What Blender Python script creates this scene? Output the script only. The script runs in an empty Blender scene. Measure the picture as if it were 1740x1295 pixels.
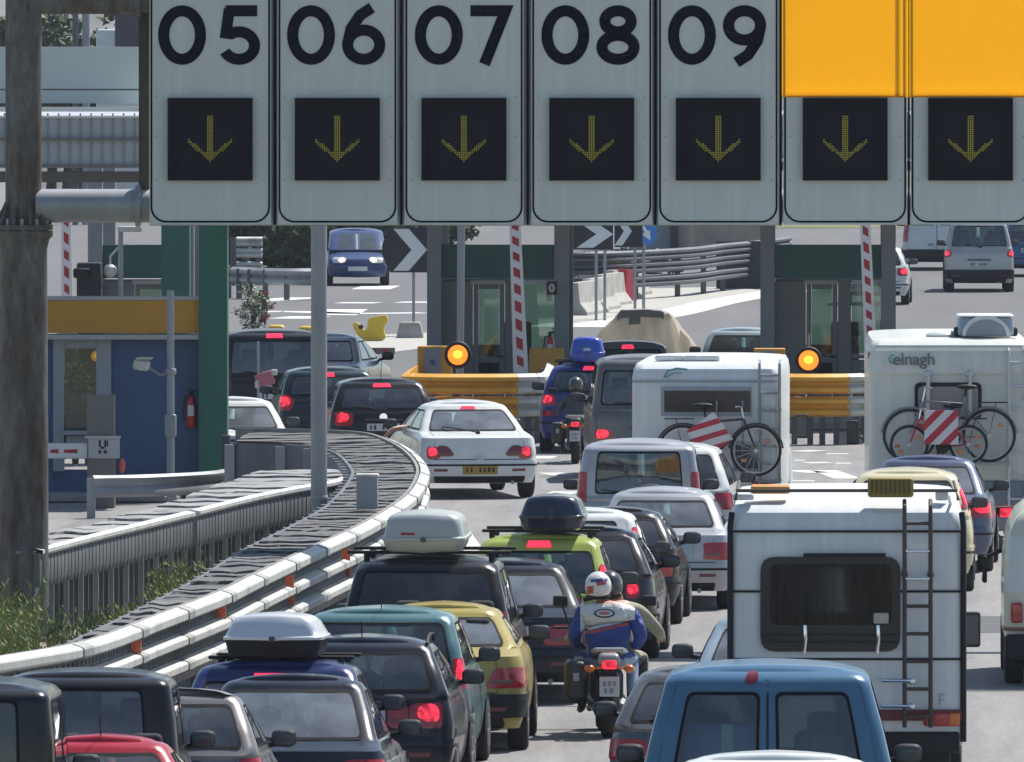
import bpy, math, random
from mathutils import Vector, Matrix
random.seed(7)
R = math.radians
S = bpy.context.scene
COL = S.collection
# ---------------------------------------------------------------- camera, light, exposure
F, HC, VX, VY = 22000.0, 7.4, 1400.0, 5.0      # focal length and vanishing point of a long telephoto, camera height in metres
cam = bpy.data.cameras.new('camera'); camo = bpy.data.objects.new('camera', cam); COL.objects.link(camo)
camo.location = (0, 0, HC); camo.rotation_euler = (R(90), 0, 0)
cam.sensor_width = 36; cam.lens = F/1740*36
cam.shift_x = (870-VX)/1740; cam.shift_y = (VY-647.5)/1740
cam.clip_start = 1; cam.clip_end = 6000
S.camera = camo
SUN_EL, SUN_AZ = R(56), R(38)                  # azimuth to the right of the driving direction (+Y)
w = bpy.data.worlds.new('World'); S.world = w; w.use_nodes = True
nt = w.node_tree; bg = nt.nodes['Background']
sk = nt.nodes.new('ShaderNodeTexSky'); sk.sky_type = 'NISHITA'; sk.sun_disc = False
sk.sun_elevation = SUN_EL; sk.sun_rotation = SUN_AZ; sk.air_density = 1.0; sk.dust_density = .7; sk.ozone_density = 1.0
nt.links.new(sk.outputs[0], bg.inputs[0]); bg.inputs[1].default_value = 0.10
sun = bpy.data.lights.new('sun', 'SUN'); sun.energy = 5.0; sun.angle = R(0.5); sun.color = (1, .96, .9)
suno = bpy.data.objects.new('sun', sun); COL.objects.link(suno)
sd = Vector((math.sin(SUN_AZ)*math.cos(SUN_EL), math.cos(SUN_AZ)*math.cos(SUN_EL), math.sin(SUN_EL)))
suno.rotation_euler = sd.to_track_quat('Z', 'Y').to_euler(); suno.location = (30, 120, 80)
S.view_settings.view_transform = 'Standard'; S.view_settings.look = 'None'
S.view_settings.exposure = 0.42; S.view_settings.gamma = 1.0

# ---------------------------------------------------------------- helpers
def at(px, py, h=0.0):
    s = (py-VY)/(HC-h); return Vector(((px-VX)/s, F/s, h))
def gz(Y):
    return max(0.0, min(118.0-Y, 60.0))*0.022
MATS = {}
def mat(name, col, rough=.6, metal=0., coat=0., var=0., scale=6., emit=None, es=0., bump=0., bscale=40., spec=.5, stretch=(1,1,1), col2=None, thr=None):
    if name in MATS: return MATS[name]
    m = bpy.data.materials.new(name); m.use_nodes = True; MATS[name] = m
    n = m.node_tree.nodes; l = m.node_tree.links; p = n['Principled BSDF']
    p.inputs['Base Color'].default_value = (*col, 1); p.inputs['Roughness'].default_value = rough
    p.inputs['Metallic'].default_value = metal; p.inputs['Coat Weight'].default_value = coat
    p.inputs['Coat Roughness'].default_value = .06; p.inputs['Specular IOR Level'].default_value = spec
    if emit:
        p.inputs['Emission Color'].default_value = (*emit, 1); p.inputs['Emission Strength'].default_value = es
    if var or bump or col2:
        tc = n.new('ShaderNodeTexCoord'); mp = n.new('ShaderNodeMapping'); mp.inputs['Scale'].default_value = stretch
        l.new(tc.outputs['Object'], mp.inputs[0])
    if var or col2:
        nz = n.new('ShaderNodeTexNoise'); nz.inputs['Scale'].default_value = scale; nz.inputs['Detail'].default_value = 6; nz.inputs['Roughness'].default_value = .65
        l.new(mp.outputs[0], nz.inputs['Vector'])
        cr = n.new('ShaderNodeValToRGB'); c2 = col2 or tuple(min(1, c*(1+var)) for c in col); c1 = col if col2 else tuple(c*(1-var) for c in col)
        a, b = thr or (.32, .68)
        cr.color_ramp.elements[0].position = a; cr.color_ramp.elements[1].position = b
        cr.color_ramp.elements[0].color = (*c1, 1); cr.color_ramp.elements[1].color = (*c2, 1)
        l.new(nz.outputs['Fac'], cr.inputs[0]); l.new(cr.outputs[0], p.inputs['Base Color'])
    if bump:
        nb = n.new('ShaderNodeTexNoise'); nb.inputs['Scale'].default_value = bscale; nb.inputs['Detail'].default_value = 4
        l.new(mp.outputs[0], nb.inputs['Vector'])
        bp = n.new('ShaderNodeBump'); bp.inputs['Strength'].default_value = bump; bp.inputs['Distance'].default_value = .02
        l.new(nb.outputs['Fac'], bp.inputs['Height']); l.new(bp.outputs[0], p.inputs['Normal'])
    return m
def glass(name, tint, rough=.02, refl=1.0, ior=1.7, sky_sheen=0.):
    if name in MATS: return MATS[name]
    m = bpy.data.materials.new(name); m.use_nodes = True; MATS[name] = m
    n = m.node_tree.nodes; l = m.node_tree.links; n.remove(n['Principled BSDF'])
    t = n.new('ShaderNodeBsdfTransparent'); t.inputs[0].default_value = (*tint, 1)
    g = n.new('ShaderNodeBsdfGlossy'); g.inputs['Roughness'].default_value = rough; g.inputs[0].default_value = (refl, refl, refl, 1)
    fr = n.new('ShaderNodeFresnel'); fr.inputs[0].default_value = ior
    mx = n.new('ShaderNodeMixShader'); l.new(fr.outputs[0], mx.inputs[0]); l.new(g.outputs[0], mx.inputs[2])
    if sky_sheen:                                                   # pale blue film that paints reflected sky onto the glass
        d = n.new('ShaderNodeBsdfDiffuse'); d.inputs[0].default_value = (.62,.70,.78,1); md = n.new('ShaderNodeMixShader'); tc = n.new('ShaderNodeTexCoord'); nz = n.new('ShaderNodeTexNoise'); nz.inputs['Scale'].default_value = 3; nz.inputs['Detail'].default_value = 5
        l.new(tc.outputs['Object'], nz.inputs['Vector']); mr = n.new('ShaderNodeMapRange'); mr.inputs[1].default_value = .35; mr.inputs[2].default_value = .7; mr.inputs[3].default_value = sky_sheen*.7; mr.inputs[4].default_value = sky_sheen*1.5; l.new(nz.outputs['Fac'], mr.inputs[0])
        l.new(mr.outputs[0], md.inputs[0]); l.new(t.outputs[0], md.inputs[1]); l.new(d.outputs[0], md.inputs[2]); l.new(md.outputs[0], mx.inputs[1])
    else: l.new(t.outputs[0], mx.inputs[1])
    l.new(mx.outputs[0], n['Material Output'].inputs[0]); return m
def stripes(name, c1, c2, ax, freq, phase=0., duty=.5, rough=.5):
    """two colours in diagonal bands painted on a board; ax = direction of the band normal in object space"""
    if name in MATS: return MATS[name]
    m = bpy.data.materials.new(name); m.use_nodes = True; MATS[name] = m
    n = m.node_tree.nodes; l = m.node_tree.links; p = n['Principled BSDF']; p.inputs['Roughness'].default_value = rough
    tc = n.new('ShaderNodeTexCoord'); d = n.new('ShaderNodeVectorMath'); d.operation = 'DOT_PRODUCT'; d.inputs[1].default_value = ax
    l.new(tc.outputs['Object'], d.inputs[0])
    a = n.new('ShaderNodeMath'); a.operation = 'MULTIPLY_ADD'; a.inputs[1].default_value = freq; a.inputs[2].default_value = phase; l.new(d.outputs['Value'], a.inputs[0])
    f = n.new('ShaderNodeMath'); f.operation = 'FRACT'; l.new(a.outputs[0], f.inputs[0])
    g = n.new('ShaderNodeMath'); g.operation = 'GREATER_THAN'; g.inputs[1].default_value = duty; l.new(f.outputs[0], g.inputs[0])
    mx = n.new('ShaderNodeMix'); mx.data_type = 'RGBA'; mx.inputs[6].default_value = (*c1, 1); mx.inputs[7].default_value = (*c2, 1)
    l.new(g.outputs[0], mx.inputs[0]); l.new(mx.outputs[2], p.inputs['Base Color']); return m

def emptything(name, label, cat, loc=(0,0,0), rz=0., group=None, pitch=0., roll=0.):
    o = bpy.data.objects.new(name, None); COL.objects.link(o); o.location = loc; o.rotation_euler = (pitch, roll, rz)
    o.empty_display_size = .3; tag(o, label, cat, group); return o
def tag(o, label=None, cat=None, group=None, kind=None):
    if label: o['label'] = label
    if cat: o['category'] = cat
    if group: o['group'] = group
    if kind: o['kind'] = kind
    return o
class MB:
    def __init__(s): s.v = []; s.f = []; s.m = []
    def add(s, v, f, mi=0):
        b = len(s.v); s.v += [tuple(p) for p in v]; s.f += [tuple(i+b for i in q) for q in f]; s.m += [mi]*len(f); return s
    def box(s, c, d, mi=0, rot=None):
        x, y, z = d[0]/2, d[1]/2, d[2]/2
        vs = [Vector((a*x, b*y, e*z)) for a in (-1,1) for b in (-1,1) for e in (-1,1)]
        if rot: vs = [rot @ p for p in vs]
        vs = [p+Vector(c) for p in vs]
        return s.add(vs, [(0,1,3,2),(4,6,7,5),(0,4,5,1),(2,3,7,6),(0,2,6,4),(1,5,7,3)], mi)
    def rbox(s, c, d, r=.05, n=4, mi=0, taper=1., rz=None, rot=None):
        """box with rounded vertical and horizontal edges; taper scales the top in plan"""
        hx, hy, hz = d[0]/2, d[1]/2, d[2]/2; r = min(r, hx*.98, hy*.98); rzz = min(rz if rz is not None else r, hz*.98)
        rings = []
        prof = [(r*(1-math.sin(t*math.pi/2/n))*1., -hz+rzz*(1-math.cos(t*math.pi/2/n))) for t in range(n+1)]
        prof += [(p[0], -p[1]) for p in prof[::-1]]
        M = 4*(n+1); vs = []
        for (ins, z) in prof:
            k = 1+(taper-1)*((z+hz)/(2*hz))
            for ci, (sx, sy) in enumerate(((1,1),(-1,1),(-1,-1),(1,-1))):
                for t in range(n+1):
                    a = math.pi/2*(ci+t/n)
                    vs.append(Vector((k*(sx*(hx-r)+(r-ins)*math.cos(a)), k*(sy*(hy-r)+(r-ins)*math.sin(a)), z)))
        if rot: vs = [rot @ p for p in vs]
        vs = [p+Vector(c) for p in vs]; fs = []
        for j in range(len(prof)-1):
            for i in range(M): fs.append((j*M+i, j*M+(i+1)%M, (j+1)*M+(i+1)%M, (j+1)*M+i))
        fs.append(tuple(range(M))[::-1]); fs.append(tuple((len(prof)-1)*M+i for i in range(M)))
        return s.add(vs, fs, mi)
    def cyl(s, p0, p1, r0, r1=None, n=12, mi=0, caps=True):
        p0 = Vector(p0); p1 = Vector(p1); r1 = r0 if r1 is None else r1
        d = (p1-p0).normalized(); a = d.orthogonal().normalized(); b = d.cross(a); vs = []
        for p, r in ((p0, r0), (p1, r1)):
            vs += [p+(a*math.cos(2*math.pi*i/n)+b*math.sin(2*math.pi*i/n))*r for i in range(n)]
        fs = [(i, (i+1)%n, n+(i+1)%n, n+i) for i in range(n)]
        if caps: fs += [tuple(range(n))[::-1], tuple(range(n, 2*n))]
        return s.add(vs, fs, mi)
    def tube(s, pts, r, n=8, mi=0, closed=False):
        pts = [Vector(p) for p in pts]; N = len(pts); vs = []; fs = []; up = None
        for i, p in enumerate(pts):
            a = pts[(i-1)%N] if (closed or i > 0) else p; b = pts[(i+1)%N] if (closed or i < N-1) else p
            d = (b-a).normalized()
            if up is None: up = d.orthogonal().normalized()
            u = (up-d*up.dot(d)).normalized(); up = u; v = d.cross(u)
            rr = r[i] if isinstance(r, (list, tuple)) else r
            vs += [p+(u*math.cos(2*math.pi*k/n)+v*math.sin(2*math.pi*k/n))*rr for k in range(n)]
        for i in range(N if closed else N-1):
            j = (i+1)%N
            fs += [(i*n+k, i*n+(k+1)%n, j*n+(k+1)%n, j*n+k) for k in range(n)]
        if not closed: fs += [tuple(range(n))[::-1], tuple((N-1)*n+k for k in range(n))]
        return s.add(vs, fs, mi)
    def lathe(s, prof, c=(0,0,0), axis='z', n=24, mi=0):
        """prof: (radius, height) pairs along the axis"""
        vs = []; fs = []; K = len(prof); c = Vector(c)
        for (r, h) in prof:
            for i in range(n):
                a = 2*math.pi*i/n; x, y = r*math.cos(a), r*math.sin(a)
                vs.append(c+(Vector((x, y, h)) if axis == 'z' else Vector((h, x, y)) if axis == 'x' else Vector((x, h, y))))
        for j in range(K-1):
            fs += [(j*n+i, j*n+(i+1)%n, (j+1)*n+(i+1)%n, (j+1)*n+i) for i in range(n)]
        fs += [tuple(range(n))[::-1], tuple((K-1)*n+i for i in range(n))]
        return s.add(vs, fs, mi)
    def ell(s, c, r, n=14, m=9, mi=0, rot=None, e=1.):
        c = Vector(c); vs = []; fs = []
        sg = lambda v: math.copysign(abs(v)**e, v)
        for j in range(m+1):
            t = math.pi*j/m
            for i in range(n):
                a = 2*math.pi*i/n
                p = Vector((r[0]*sg(math.sin(t))*sg(math.cos(a)), r[1]*sg(math.sin(t))*sg(math.sin(a)), r[2]*sg(math.cos(t))))
                vs.append(c+(rot @ p if rot else p))
        for j in range(m): fs += [(j*n+i, (j+1)*n+i, (j+1)*n+(i+1)%n, j*n+(i+1)%n) for i in range(n)]
        return s.add(vs, fs, mi)
    def prism(s, poly, y0, y1, mi=0):
        """polygon in x,z pushed along y"""
        n = len(poly); vs = [(x, y0, z) for x, z in poly]+[(x, y1, z) for x, z in poly]
        return s.add(vs, [tuple(range(n)), tuple(range(n, 2*n))[::-1]]+[(i, n+i, n+(i+1)%n, (i+1)%n) for i in range(n)], mi)
    def build(s, name, mats, parent=None, smooth=True, ang=38, fix=True):
        me = bpy.data.meshes.new(name); me.from_pydata([tuple(p) for p in s.v], [], s.f)
        if not isinstance(mats, (list, tuple)): mats = [mats]
        for m in mats: me.materials.append(m)
        if len(mats) > 1: me.polygons.foreach_set('material_index', s.m)
        if fix:
            import bmesh
            b = bmesh.new(); b.from_mesh(me); bmesh.ops.remove_doubles(b, verts=b.verts, dist=1e-5); bmesh.ops.recalc_face_normals(b, faces=b.faces); b.to_mesh(me); b.free()
        if smooth: me.shade_smooth(); me.set_sharp_from_angle(angle=R(ang))
        o = bpy.data.objects.new(name, me); COL.objects.link(o)
        if parent: o.parent = parent
        return o
def copyobj(o, parent=None):
    c = o.copy(); COL.objects.link(c); c.parent = parent; return c
def copytree(o, parent=None):
    c = copyobj(o, parent)
    for ch in o.children: copytree(ch, c)
    return c
def catmull(pts, n=8):
    P = [Vector(p) for p in pts]; P = [P[0]*2-P[1]]+P+[P[-1]*2-P[-2]]; out = []
    for i in range(1, len(P)-2):
        for k in range(n):
            t = k/n; a, b, c, d = P[i-1:i+3]
            out.append(.5*((2*b)+(c-a)*t+(2*a-5*b+4*c-d)*t*t+(3*b-a-3*c+d)*t**3))
    out.append(P[-2]); return out
def resample(pts, n):
    L = [0.]
    for a, b in zip(pts, pts[1:]): L.append(L[-1]+(b-a).length)
    out = []; j = 0
    for i in range(n):
        t = L[-1]*i/(n-1)
        while j < len(pts)-2 and L[j+1] < t: j += 1
        out.append(pts[j].lerp(pts[j+1], (t-L[j])/max(1e-9, L[j+1]-L[j])))
    return out
def plen(pts): return sum((b-a).length for a, b in zip(pts, pts[1:]))
def sweep(mb, path, prof, mi=0, closed=False):
    """prof: (offset to the right of travel, z); swept along an xy path"""
    K = len(prof); vs = []; fs = []
    for i, p in enumerate(path):
        d = (path[min(i+1, len(path)-1)]-path[max(i-1, 0)]); d = Vector((d.x, d.y)).normalized(); nrm = Vector((d.y, -d.x))
        vs += [(p.x+nrm.x*o, p.y+nrm.y*o, z) for o, z in prof]
    for i in range(len(path)-1):
        for k in range(K if closed else K-1):
            fs.append((i*K+k, i*K+(k+1)%K, (i+1)*K+(k+1)%K, (i+1)*K+k))
    if closed: fs += [tuple(range(K)), tuple((len(path)-1)*K+k for k in range(K))[::-1]]
    return mb.add(vs, fs, mi)
def ribbon(mb, pts, wd, y0, y1, mi=0):
    """flat stroke lettering in the x,z plane, pushed from y0 to y1"""
    P = [Vector(p) for p in pts]; n = len(P); closed = (P[0]-P[-1]).length < 1e-6
    if closed: P = P[:-1]; n -= 1
    vs = []; fs = []
    for i, p in enumerate(P):
        a = P[(i-1)%n] if closed or i > 0 else p; b = P[(i+1)%n] if closed or i < n-1 else p
        d1 = (p-a).normalized() if (p-a).length > 1e-9 else (b-p).normalized(); d2 = (b-p).normalized() if (b-p).length > 1e-9 else d1
        d = (d1+d2).normalized(); nn = Vector((-d.y, d.x)); k = wd/2/max(.35, d.dot(d1))
        for q in (p+nn*k, p-nn*k): vs += [(q.x, y0, q.y), (q.x, y1, q.y)]
    for i in range(n if closed else n-1):
        j = (i+1)%n; A = i*4; B = j*4
        fs += [(A, A+2, B+2, B), (A+1, B+1, B+3, A+3), (A, B, B+1, A+1), (A+2, A+3, B+3, B+2)]
    if not closed: fs += [(0, 1, 3, 2), ((n-1)*4, (n-1)*4+2, (n-1)*4+3, (n-1)*4+1)]
    return mb.add(vs, fs, mi)
def arc(cx, cz, rx, rz, a0, a1, n=24):
    return [(cx+rx*math.cos(R(a0+(a1-a0)*i/n)), cz+rz*math.sin(R(a0+(a1-a0)*i/n))) for i in range(n+1)]
def digit(ch, x, z, h):
    """centre lines of a road-sign numeral, box corner at x,z, height h"""
    wd = h*.17; r = h/2-wd/2; cz = z+h/2
    if ch == '0': return [arc(x+h*.40, cz, h*.40-wd/2, r, 0, 360, 40)], h*.80
    if ch == '5':
        rr = h*.32-wd/2
        return [arc(x+h*.33, z+h*.32, h*.35-wd/2, rr, 205, 492, 30), [(x+h*.095, z+h*.44), (x+h*.165, z+h*.95)], [(x+h*.10, z+h-wd/2), (x+h*.64, z+h-wd/2)]], h*.7
    if ch == '6': return [arc(x+h*.36, z+h*.335, h*.36-wd/2, h*.335-wd/2, 0, 360, 36), [(x+wd*.52, z+h*.36), (x+h*.14, z+h*.60), (x+h*.30, z+h*.84), (x+h*.50, z+h*.97)]], h*.74
    if ch == '7': return [[(x, z+h-wd/2), (x+h*.60, z+h-wd/2), (x+h*.24, z)]], h*.7
    if ch == '8': return [arc(x+h*.36, z+h*.29, h*.36-wd/2, h*.29-wd/2, 0, 360, 36), arc(x+h*.36, z+h*.735, h*.31-wd/2, h*.265-wd/2, 0, 360, 36)], h*.74
    if ch == '9': return [arc(x+h*.36, z+h*.665, h*.36-wd/2, h*.335-wd/2, 0, 360, 36), [(x+h*.72-wd*.52, z+h*.64), (x+h*.58, z+h*.40), (x+h*.42, z+h*.16), (x+h*.22, z+h*.03)]], h*.74
def text(body, size, name, m, parent, loc, rot=(R(90),0,0), ext=.004, off=0., align='CENTER', shear=0., space=1.):
    c = bpy.data.curves.new(name, 'FONT'); c.body = body; c.size = size; c.extrude = ext; c.offset = off; c.align_x = align; c.align_y = 'CENTER'; c.shear = shear; c.space_character = space
    t = bpy.data.objects.new('t', c); COL.objects.link(t); bpy.context.view_layer.update()
    me = bpy.data.meshes.new_from_object(t.evaluated_get(bpy.context.evaluated_depsgraph_get())); me.name = name
    bpy.data.objects.remove(t); me.materials.clear(); me.materials.append(m)
    o = bpy.data.objects.new(name, me); COL.objects.link(o); o.parent = parent; o.location = loc; o.rotation_euler = rot; return o
def leafmass(mb, c, r, n, size, rnd, mi_choices=(0,), hollow=.3):
    """leaf-sized faces scattered in clumps through an ellipsoid"""
    c = Vector(c); clumps = []
    for _ in range(max(4, n//45)):
        d = Vector((rnd.gauss(0,1), rnd.gauss(0,1), rnd.gauss(0,1))).normalized()*(hollow+(1-hollow)*rnd.random()**.6)
        clumps.append(Vector((d.x*r[0], d.y*r[1], d.z*r[2])))
    cr = .33*min(r)
    for i in range(n):
        k = clumps[i % len(clumps)]; p = c+k+Vector((rnd.gauss(0,cr*.6), rnd.gauss(0,cr*.6), rnd.gauss(0,cr*.5)))
        a = Vector((rnd.gauss(0,1), rnd.gauss(0,1), rnd.gauss(0,.7))).normalized(); b = a.cross(Vector((rnd.gauss(0,1), rnd.gauss(0,1), rnd.gauss(0,1)))).normalized()
        sz = size*rnd.uniform(.6, 1.4)
        mb.add([p-a*sz, p+b*sz*.5, p+a*sz, p-b*sz*.5], [(0,1,2,3)], rnd.choice(mi_choices))
    return mb
# ---------------------------------------------------------------- shared materials
M_tyre = mat('tyre rubber', (.016,.016,.018), .85, var=.3, scale=20)
M_rim = mat('wheel alloy', (.42,.43,.44), .35, metal=.8)
M_hub = mat('dark wheel cover', (.12,.12,.13), .5)
M_black = mat('black plastic', (.016,.017,.020), .62, var=.2, scale=15, spec=.25)
M_seal = mat('black window edge', (.008,.008,.010), .75, spec=.12)
M_trim = mat('dark trim', (.05,.05,.055), .5)
M_int = mat('dark upholstery', (.025,.027,.03), .9, var=.35, scale=9)
M_intg = mat('grey upholstery', (.12,.13,.14), .9, var=.3, scale=9)
M_seam = mat('panel gap shade line', (.012,.012,.013), .8)
M_glass = glass('car glass', (.52,.66,.66), ior=1.9, sky_sheen=.05)
M_glass_sheen = glass('sloping car glass with painted sky sheen', (.52,.66,.66), ior=1.9, sky_sheen=.15)
M_tint = glass('tinted car glass', (.10,.12,.14), sky_sheen=.03)
M_clear = glass('booth glass', (.36,.50,.43))
M_red = mat('red lamp lens', (.36,.006,.012), .18, coat=.7, var=.35, scale=30)
M_redd = mat('dark red lamp lens', (.14,.006,.012), .2, coat=.7)
M_lit = mat('lit brake lamp', (.5,.01,.03), .2, coat=.5, emit=(1,.03,.06), es=1.0)
def flicker(m, es):
    n = m.node_tree.nodes; l = m.node_tree.links; p = n['Principled BSDF']; tc = n.new('ShaderNodeTexCoord'); nz = n.new('ShaderNodeTexNoise'); nz.inputs['Scale'].default_value = 16; nz.inputs['Detail'].default_value = 1
    l.new(tc.outputs['Object'], nz.inputs['Vector']); mr = n.new('ShaderNodeMapRange'); mr.inputs[1].default_value = .35; mr.inputs[2].default_value = .65; mr.inputs[3].default_value = es*.25; mr.inputs[4].default_value = es*1.5; l.new(nz.outputs['Fac'], mr.inputs[0]); l.new(mr.outputs[0], p.inputs['Emission Strength'])
flicker(M_lit, .8)
M_lith = mat('lit high brake lamp', (.5,.01,.03), .25, emit=(1,.04,.10), es=.9)
M_amber = mat('amber lens', (.62,.16,.02), .25, coat=.5)
M_pinkl = mat('pale lamp segment', (.36,.16,.15), .2, coat=.6)
M_clearlens = mat('clear lamp lens', (.45,.46,.47), .15, coat=.8)
M_plate = mat('white number plate', (.55,.56,.56), .45)
M_platey = mat('dull yellow number plate', (.38,.24,.03), .5)
M_mark = mat('plate marks', (.02,.02,.03), .6)
M_chrome = mat('bright metal', (.75,.76,.78), .12, metal=1.)
M_mirror = mat('mirror glass', (.05,.06,.07), .10, spec=.4)
M_steel = mat('grey steel', (.30,.32,.34), .45, metal=.6, var=.2, scale=5)
def paint(name, col, metal=.0, rough=.28):
    return mat(name, col, rough, metal=metal, coat=.4, var=.07, scale=3, spec=.2)

class Surf:
    """car shell: a stack of rounded plan outlines; q runs round the outline: |q| 0-1 rear, 1-2 rear corner, 2-3 flank, 3-4 front corner, 4-5 front"""
    def __init__(s, keys): s.k = sorted(keys); s.z0 = s.k[0][0]; s.z1 = s.k[-1][0]
    def par(s, z):
        k = s.k
        if z <= k[0][0]: return k[0][1:]
        for a, b in zip(k, k[1:]):
            if z <= b[0]:
                t = (z-a[0])/(b[0]-a[0]) if b[0] > a[0] else 1.
                return tuple(u+(v-u)*t for u, v in zip(a[1:], b[1:]))
        return k[-1][1:]
    def P(s, q, z):
        hw, yr, yf, cr, cf, bow = s.par(z); a = abs(q); sg = -1 if q < 0 else 1
        if a <= 1: x = (hw-cr)*a; y = yr+bow*(x/hw)**2
        else:
            yb = yr+bow*((hw-cr)/hw)**2; ye = yf-bow*.6
            if a <= 2: t = (a-1)*math.pi/2; x = hw-cr+cr*math.sin(t); y = yb+cr*(1-math.cos(t))
            elif a <= 3: t = a-2; x = hw*(1-.035*max(0, t-.55)**2/.2); y = yb+cr+(ye-cf-yb-cr)*t
            else:
                hx = hw*.965
                if a <= 4: t = (a-3)*math.pi/2; x = hx-cf+cf*math.cos(t); y = ye-cf+cf*math.sin(t)
                else: t = a-4; x = (hx-cf)*(1-t); y = ye+(yf-ye)*(1-(1-t)**2)
        return Vector((sg*x, y, z))
    def N(s, q, z):
        e = 1e-3; z = min(max(z, s.z0+2*e), s.z1-2*e)
        du = s.P(q+e, z)-s.P(q-e, z); dz = s.P(q, z+e)-s.P(q, z-e)
        n = du.cross(dz)
        if n.length < 1e-12: return Vector((0,-1,0))
        n.normalize(); c = Vector((0, (s.par(z)[1]+s.par(z)[2])/2, z)); p = s.P(q, z)
        return n if n.dot(Vector((p.x, p.y-c.y, 0))) > 0 else -n
    def xq(s, x, z):
        hw, yr, yf, cr, cf, bow = s.par(z)
        sg = -1 if x < 0 else 1; a = abs(x)
        if a <= hw-cr: return sg*a/(hw-cr)
        return sg*(1+math.asin(min(1, (a-(hw-cr))/cr))*2/math.pi)
    def shell(s, mb, holes=(), dz=.05, crown=.05, floor=True):
        zs = set(k[0] for k in s.k)
        for h in holes: zs |= {h[2], h[3]}
        zl = sorted(zs); out = []
        for a, b in zip(zl, zl[1:]):
            n = max(1, int((b-a)/dz)); out += [a+(b-a)*i/n for i in range(n)]
        out.append(zl[-1])
        pq = {0,.2,.4,.6,.8,1, 1.2,1.4,1.6,1.8,2, 2.08,2.2,2.35,2.5,2.65,2.8,2.92,3, 3.25,3.5,3.75,4, 4.25,4.5,4.75,5}
        qs = set(pq) | set(-q for q in pq)
        for h in holes: qs |= {h[0], h[1]}
        qs = sorted(qs); qs = [q for i, q in enumerate(qs) if i == 0 or q-qs[i-1] > 1e-4]
        K = len(qs); vs = [s.P(q, z) for z in out for q in qs]; fs = []
        for j in range(len(out)-1):
            zm = (out[j]+out[j+1])/2
            for i in range(K-1):
                qm = (qs[i]+qs[i+1])/2
                if any(h[0] < qm < h[1] and h[2] < zm < h[3] for h in holes): continue
                fs.append((j*K+i, j*K+i+1, (j+1)*K+i+1, (j+1)*K+i))
        base = (len(out)-1)*K; hw, yr, yf = s.k[-1][1:4]; yc = (yr+yf)/2
        for t, dzz in ((.1,.35), (.25,.62), (.5,.86), (.78,.97), (1.,1.)):
            nb = len(vs)
            for q in qs:
                p = s.P(q, s.z1); vs.append(Vector((p.x*(1-t), yc+(p.y-yc)*(1-.16*t), s.z1+crown*dzz)))
            for i in range(K-1): fs.append((base+i, base+i+1, nb+i+1, nb+i))
            base = nb
        if floor:
            nb = len(vs)
            for q in qs: p = s.P(q, s.z0); vs.append(Vector((0, p.y, s.z0-.01)))
            for i in range(K-1): fs.append((i, i+1, nb+i+1, nb+i))
        mb.add(vs, fs)
    def grid(s, mb, q0, q1, z0, z1, off, nq=10, nz=4, thick=None, mi=0):
        """conforming raised panel"""
        qs = sorted(set([q0+(q1-q0)*i/nq for i in range(nq+1)]+[float(k) for k in range(-5, 6) if q0 < k < q1]+[k+.5 for k in range(-5, 5) if q0 < k+.5 < q1 and (1 <= abs(k+.5) <= 2)]))
        zs = [z0+(z1-z0)*i/nz for i in range(nz+1)]; th = (off+.01) if thick is None else thick
        K = len(qs); vs = [s.P(q, z)+s.N(q, z)*off for z in zs for q in qs]
        fs = [(j*K+i, j*K+i+1, (j+1)*K+i+1, (j+1)*K+i) for j in range(nz) for i in range(K-1)]
        rim = [i for i in range(K)]+[j*K+K-1 for j in range(1, nz+1)]+[nz*K+i for i in range(K-2, -1, -1)]+[j*K for j in range(nz-1, 0, -1)]
        b = len(vs)
        rq = [(zs[i//K], qs[i % K]) for i in rim]
        vs += [s.P(q, z)+s.N(q, z)*(off-th) for z, q in rq]
        n = len(rim); fs += [(rim[i], rim[(i+1)%n], b+(i+1)%n, b+i) for i in range(n)]
        mb.add(vs, fs, mi)
    def poly(s, mb, pts, off, thick=.02, mi=0, ring=None):
        """conforming raised patch of any outline (q,z); ring = inner scale for a frame only"""
        cq = sum(p[0] for p in pts)/len(pts); cz = sum(p[1] for p in pts)/len(pts); n = len(pts); vs = []; fs = []
        sc = (1, .72, .4, .12) if ring is None else (1, ring)
        for f in sc:
            for q, z in pts:
                if ring is not None and f != 1:
                    qq, zz = q+ring[0]*((cq-q)/max(abs(p[0]-cq) for p in pts)), z+ring[1]*((cz-z)/max(abs(p[1]-cz) for p in pts))
                else: qq, zz = cq+(q-cq)*f, cz+(z-cz)*f
                vs.append(s.P(qq, zz)+s.N(qq, zz)*off)
        for k in range(len(sc)-1): fs += [(k*n+i, k*n+(i+1)%n, (k+1)*n+(i+1)%n, (k+1)*n+i) for i in range(n)]
        if ring is None: fs.append(tuple((len(sc)-1)*n+i for i in range(n)))
        b = len(vs); vs += [s.P(q, z)+s.N(q, z)*(off-thick) for q, z in pts]; fs += [(i, (i+1)%n, b+(i+1)%n, b+i) for i in range(n)]
        mb.add(vs, fs, mi)
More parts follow.
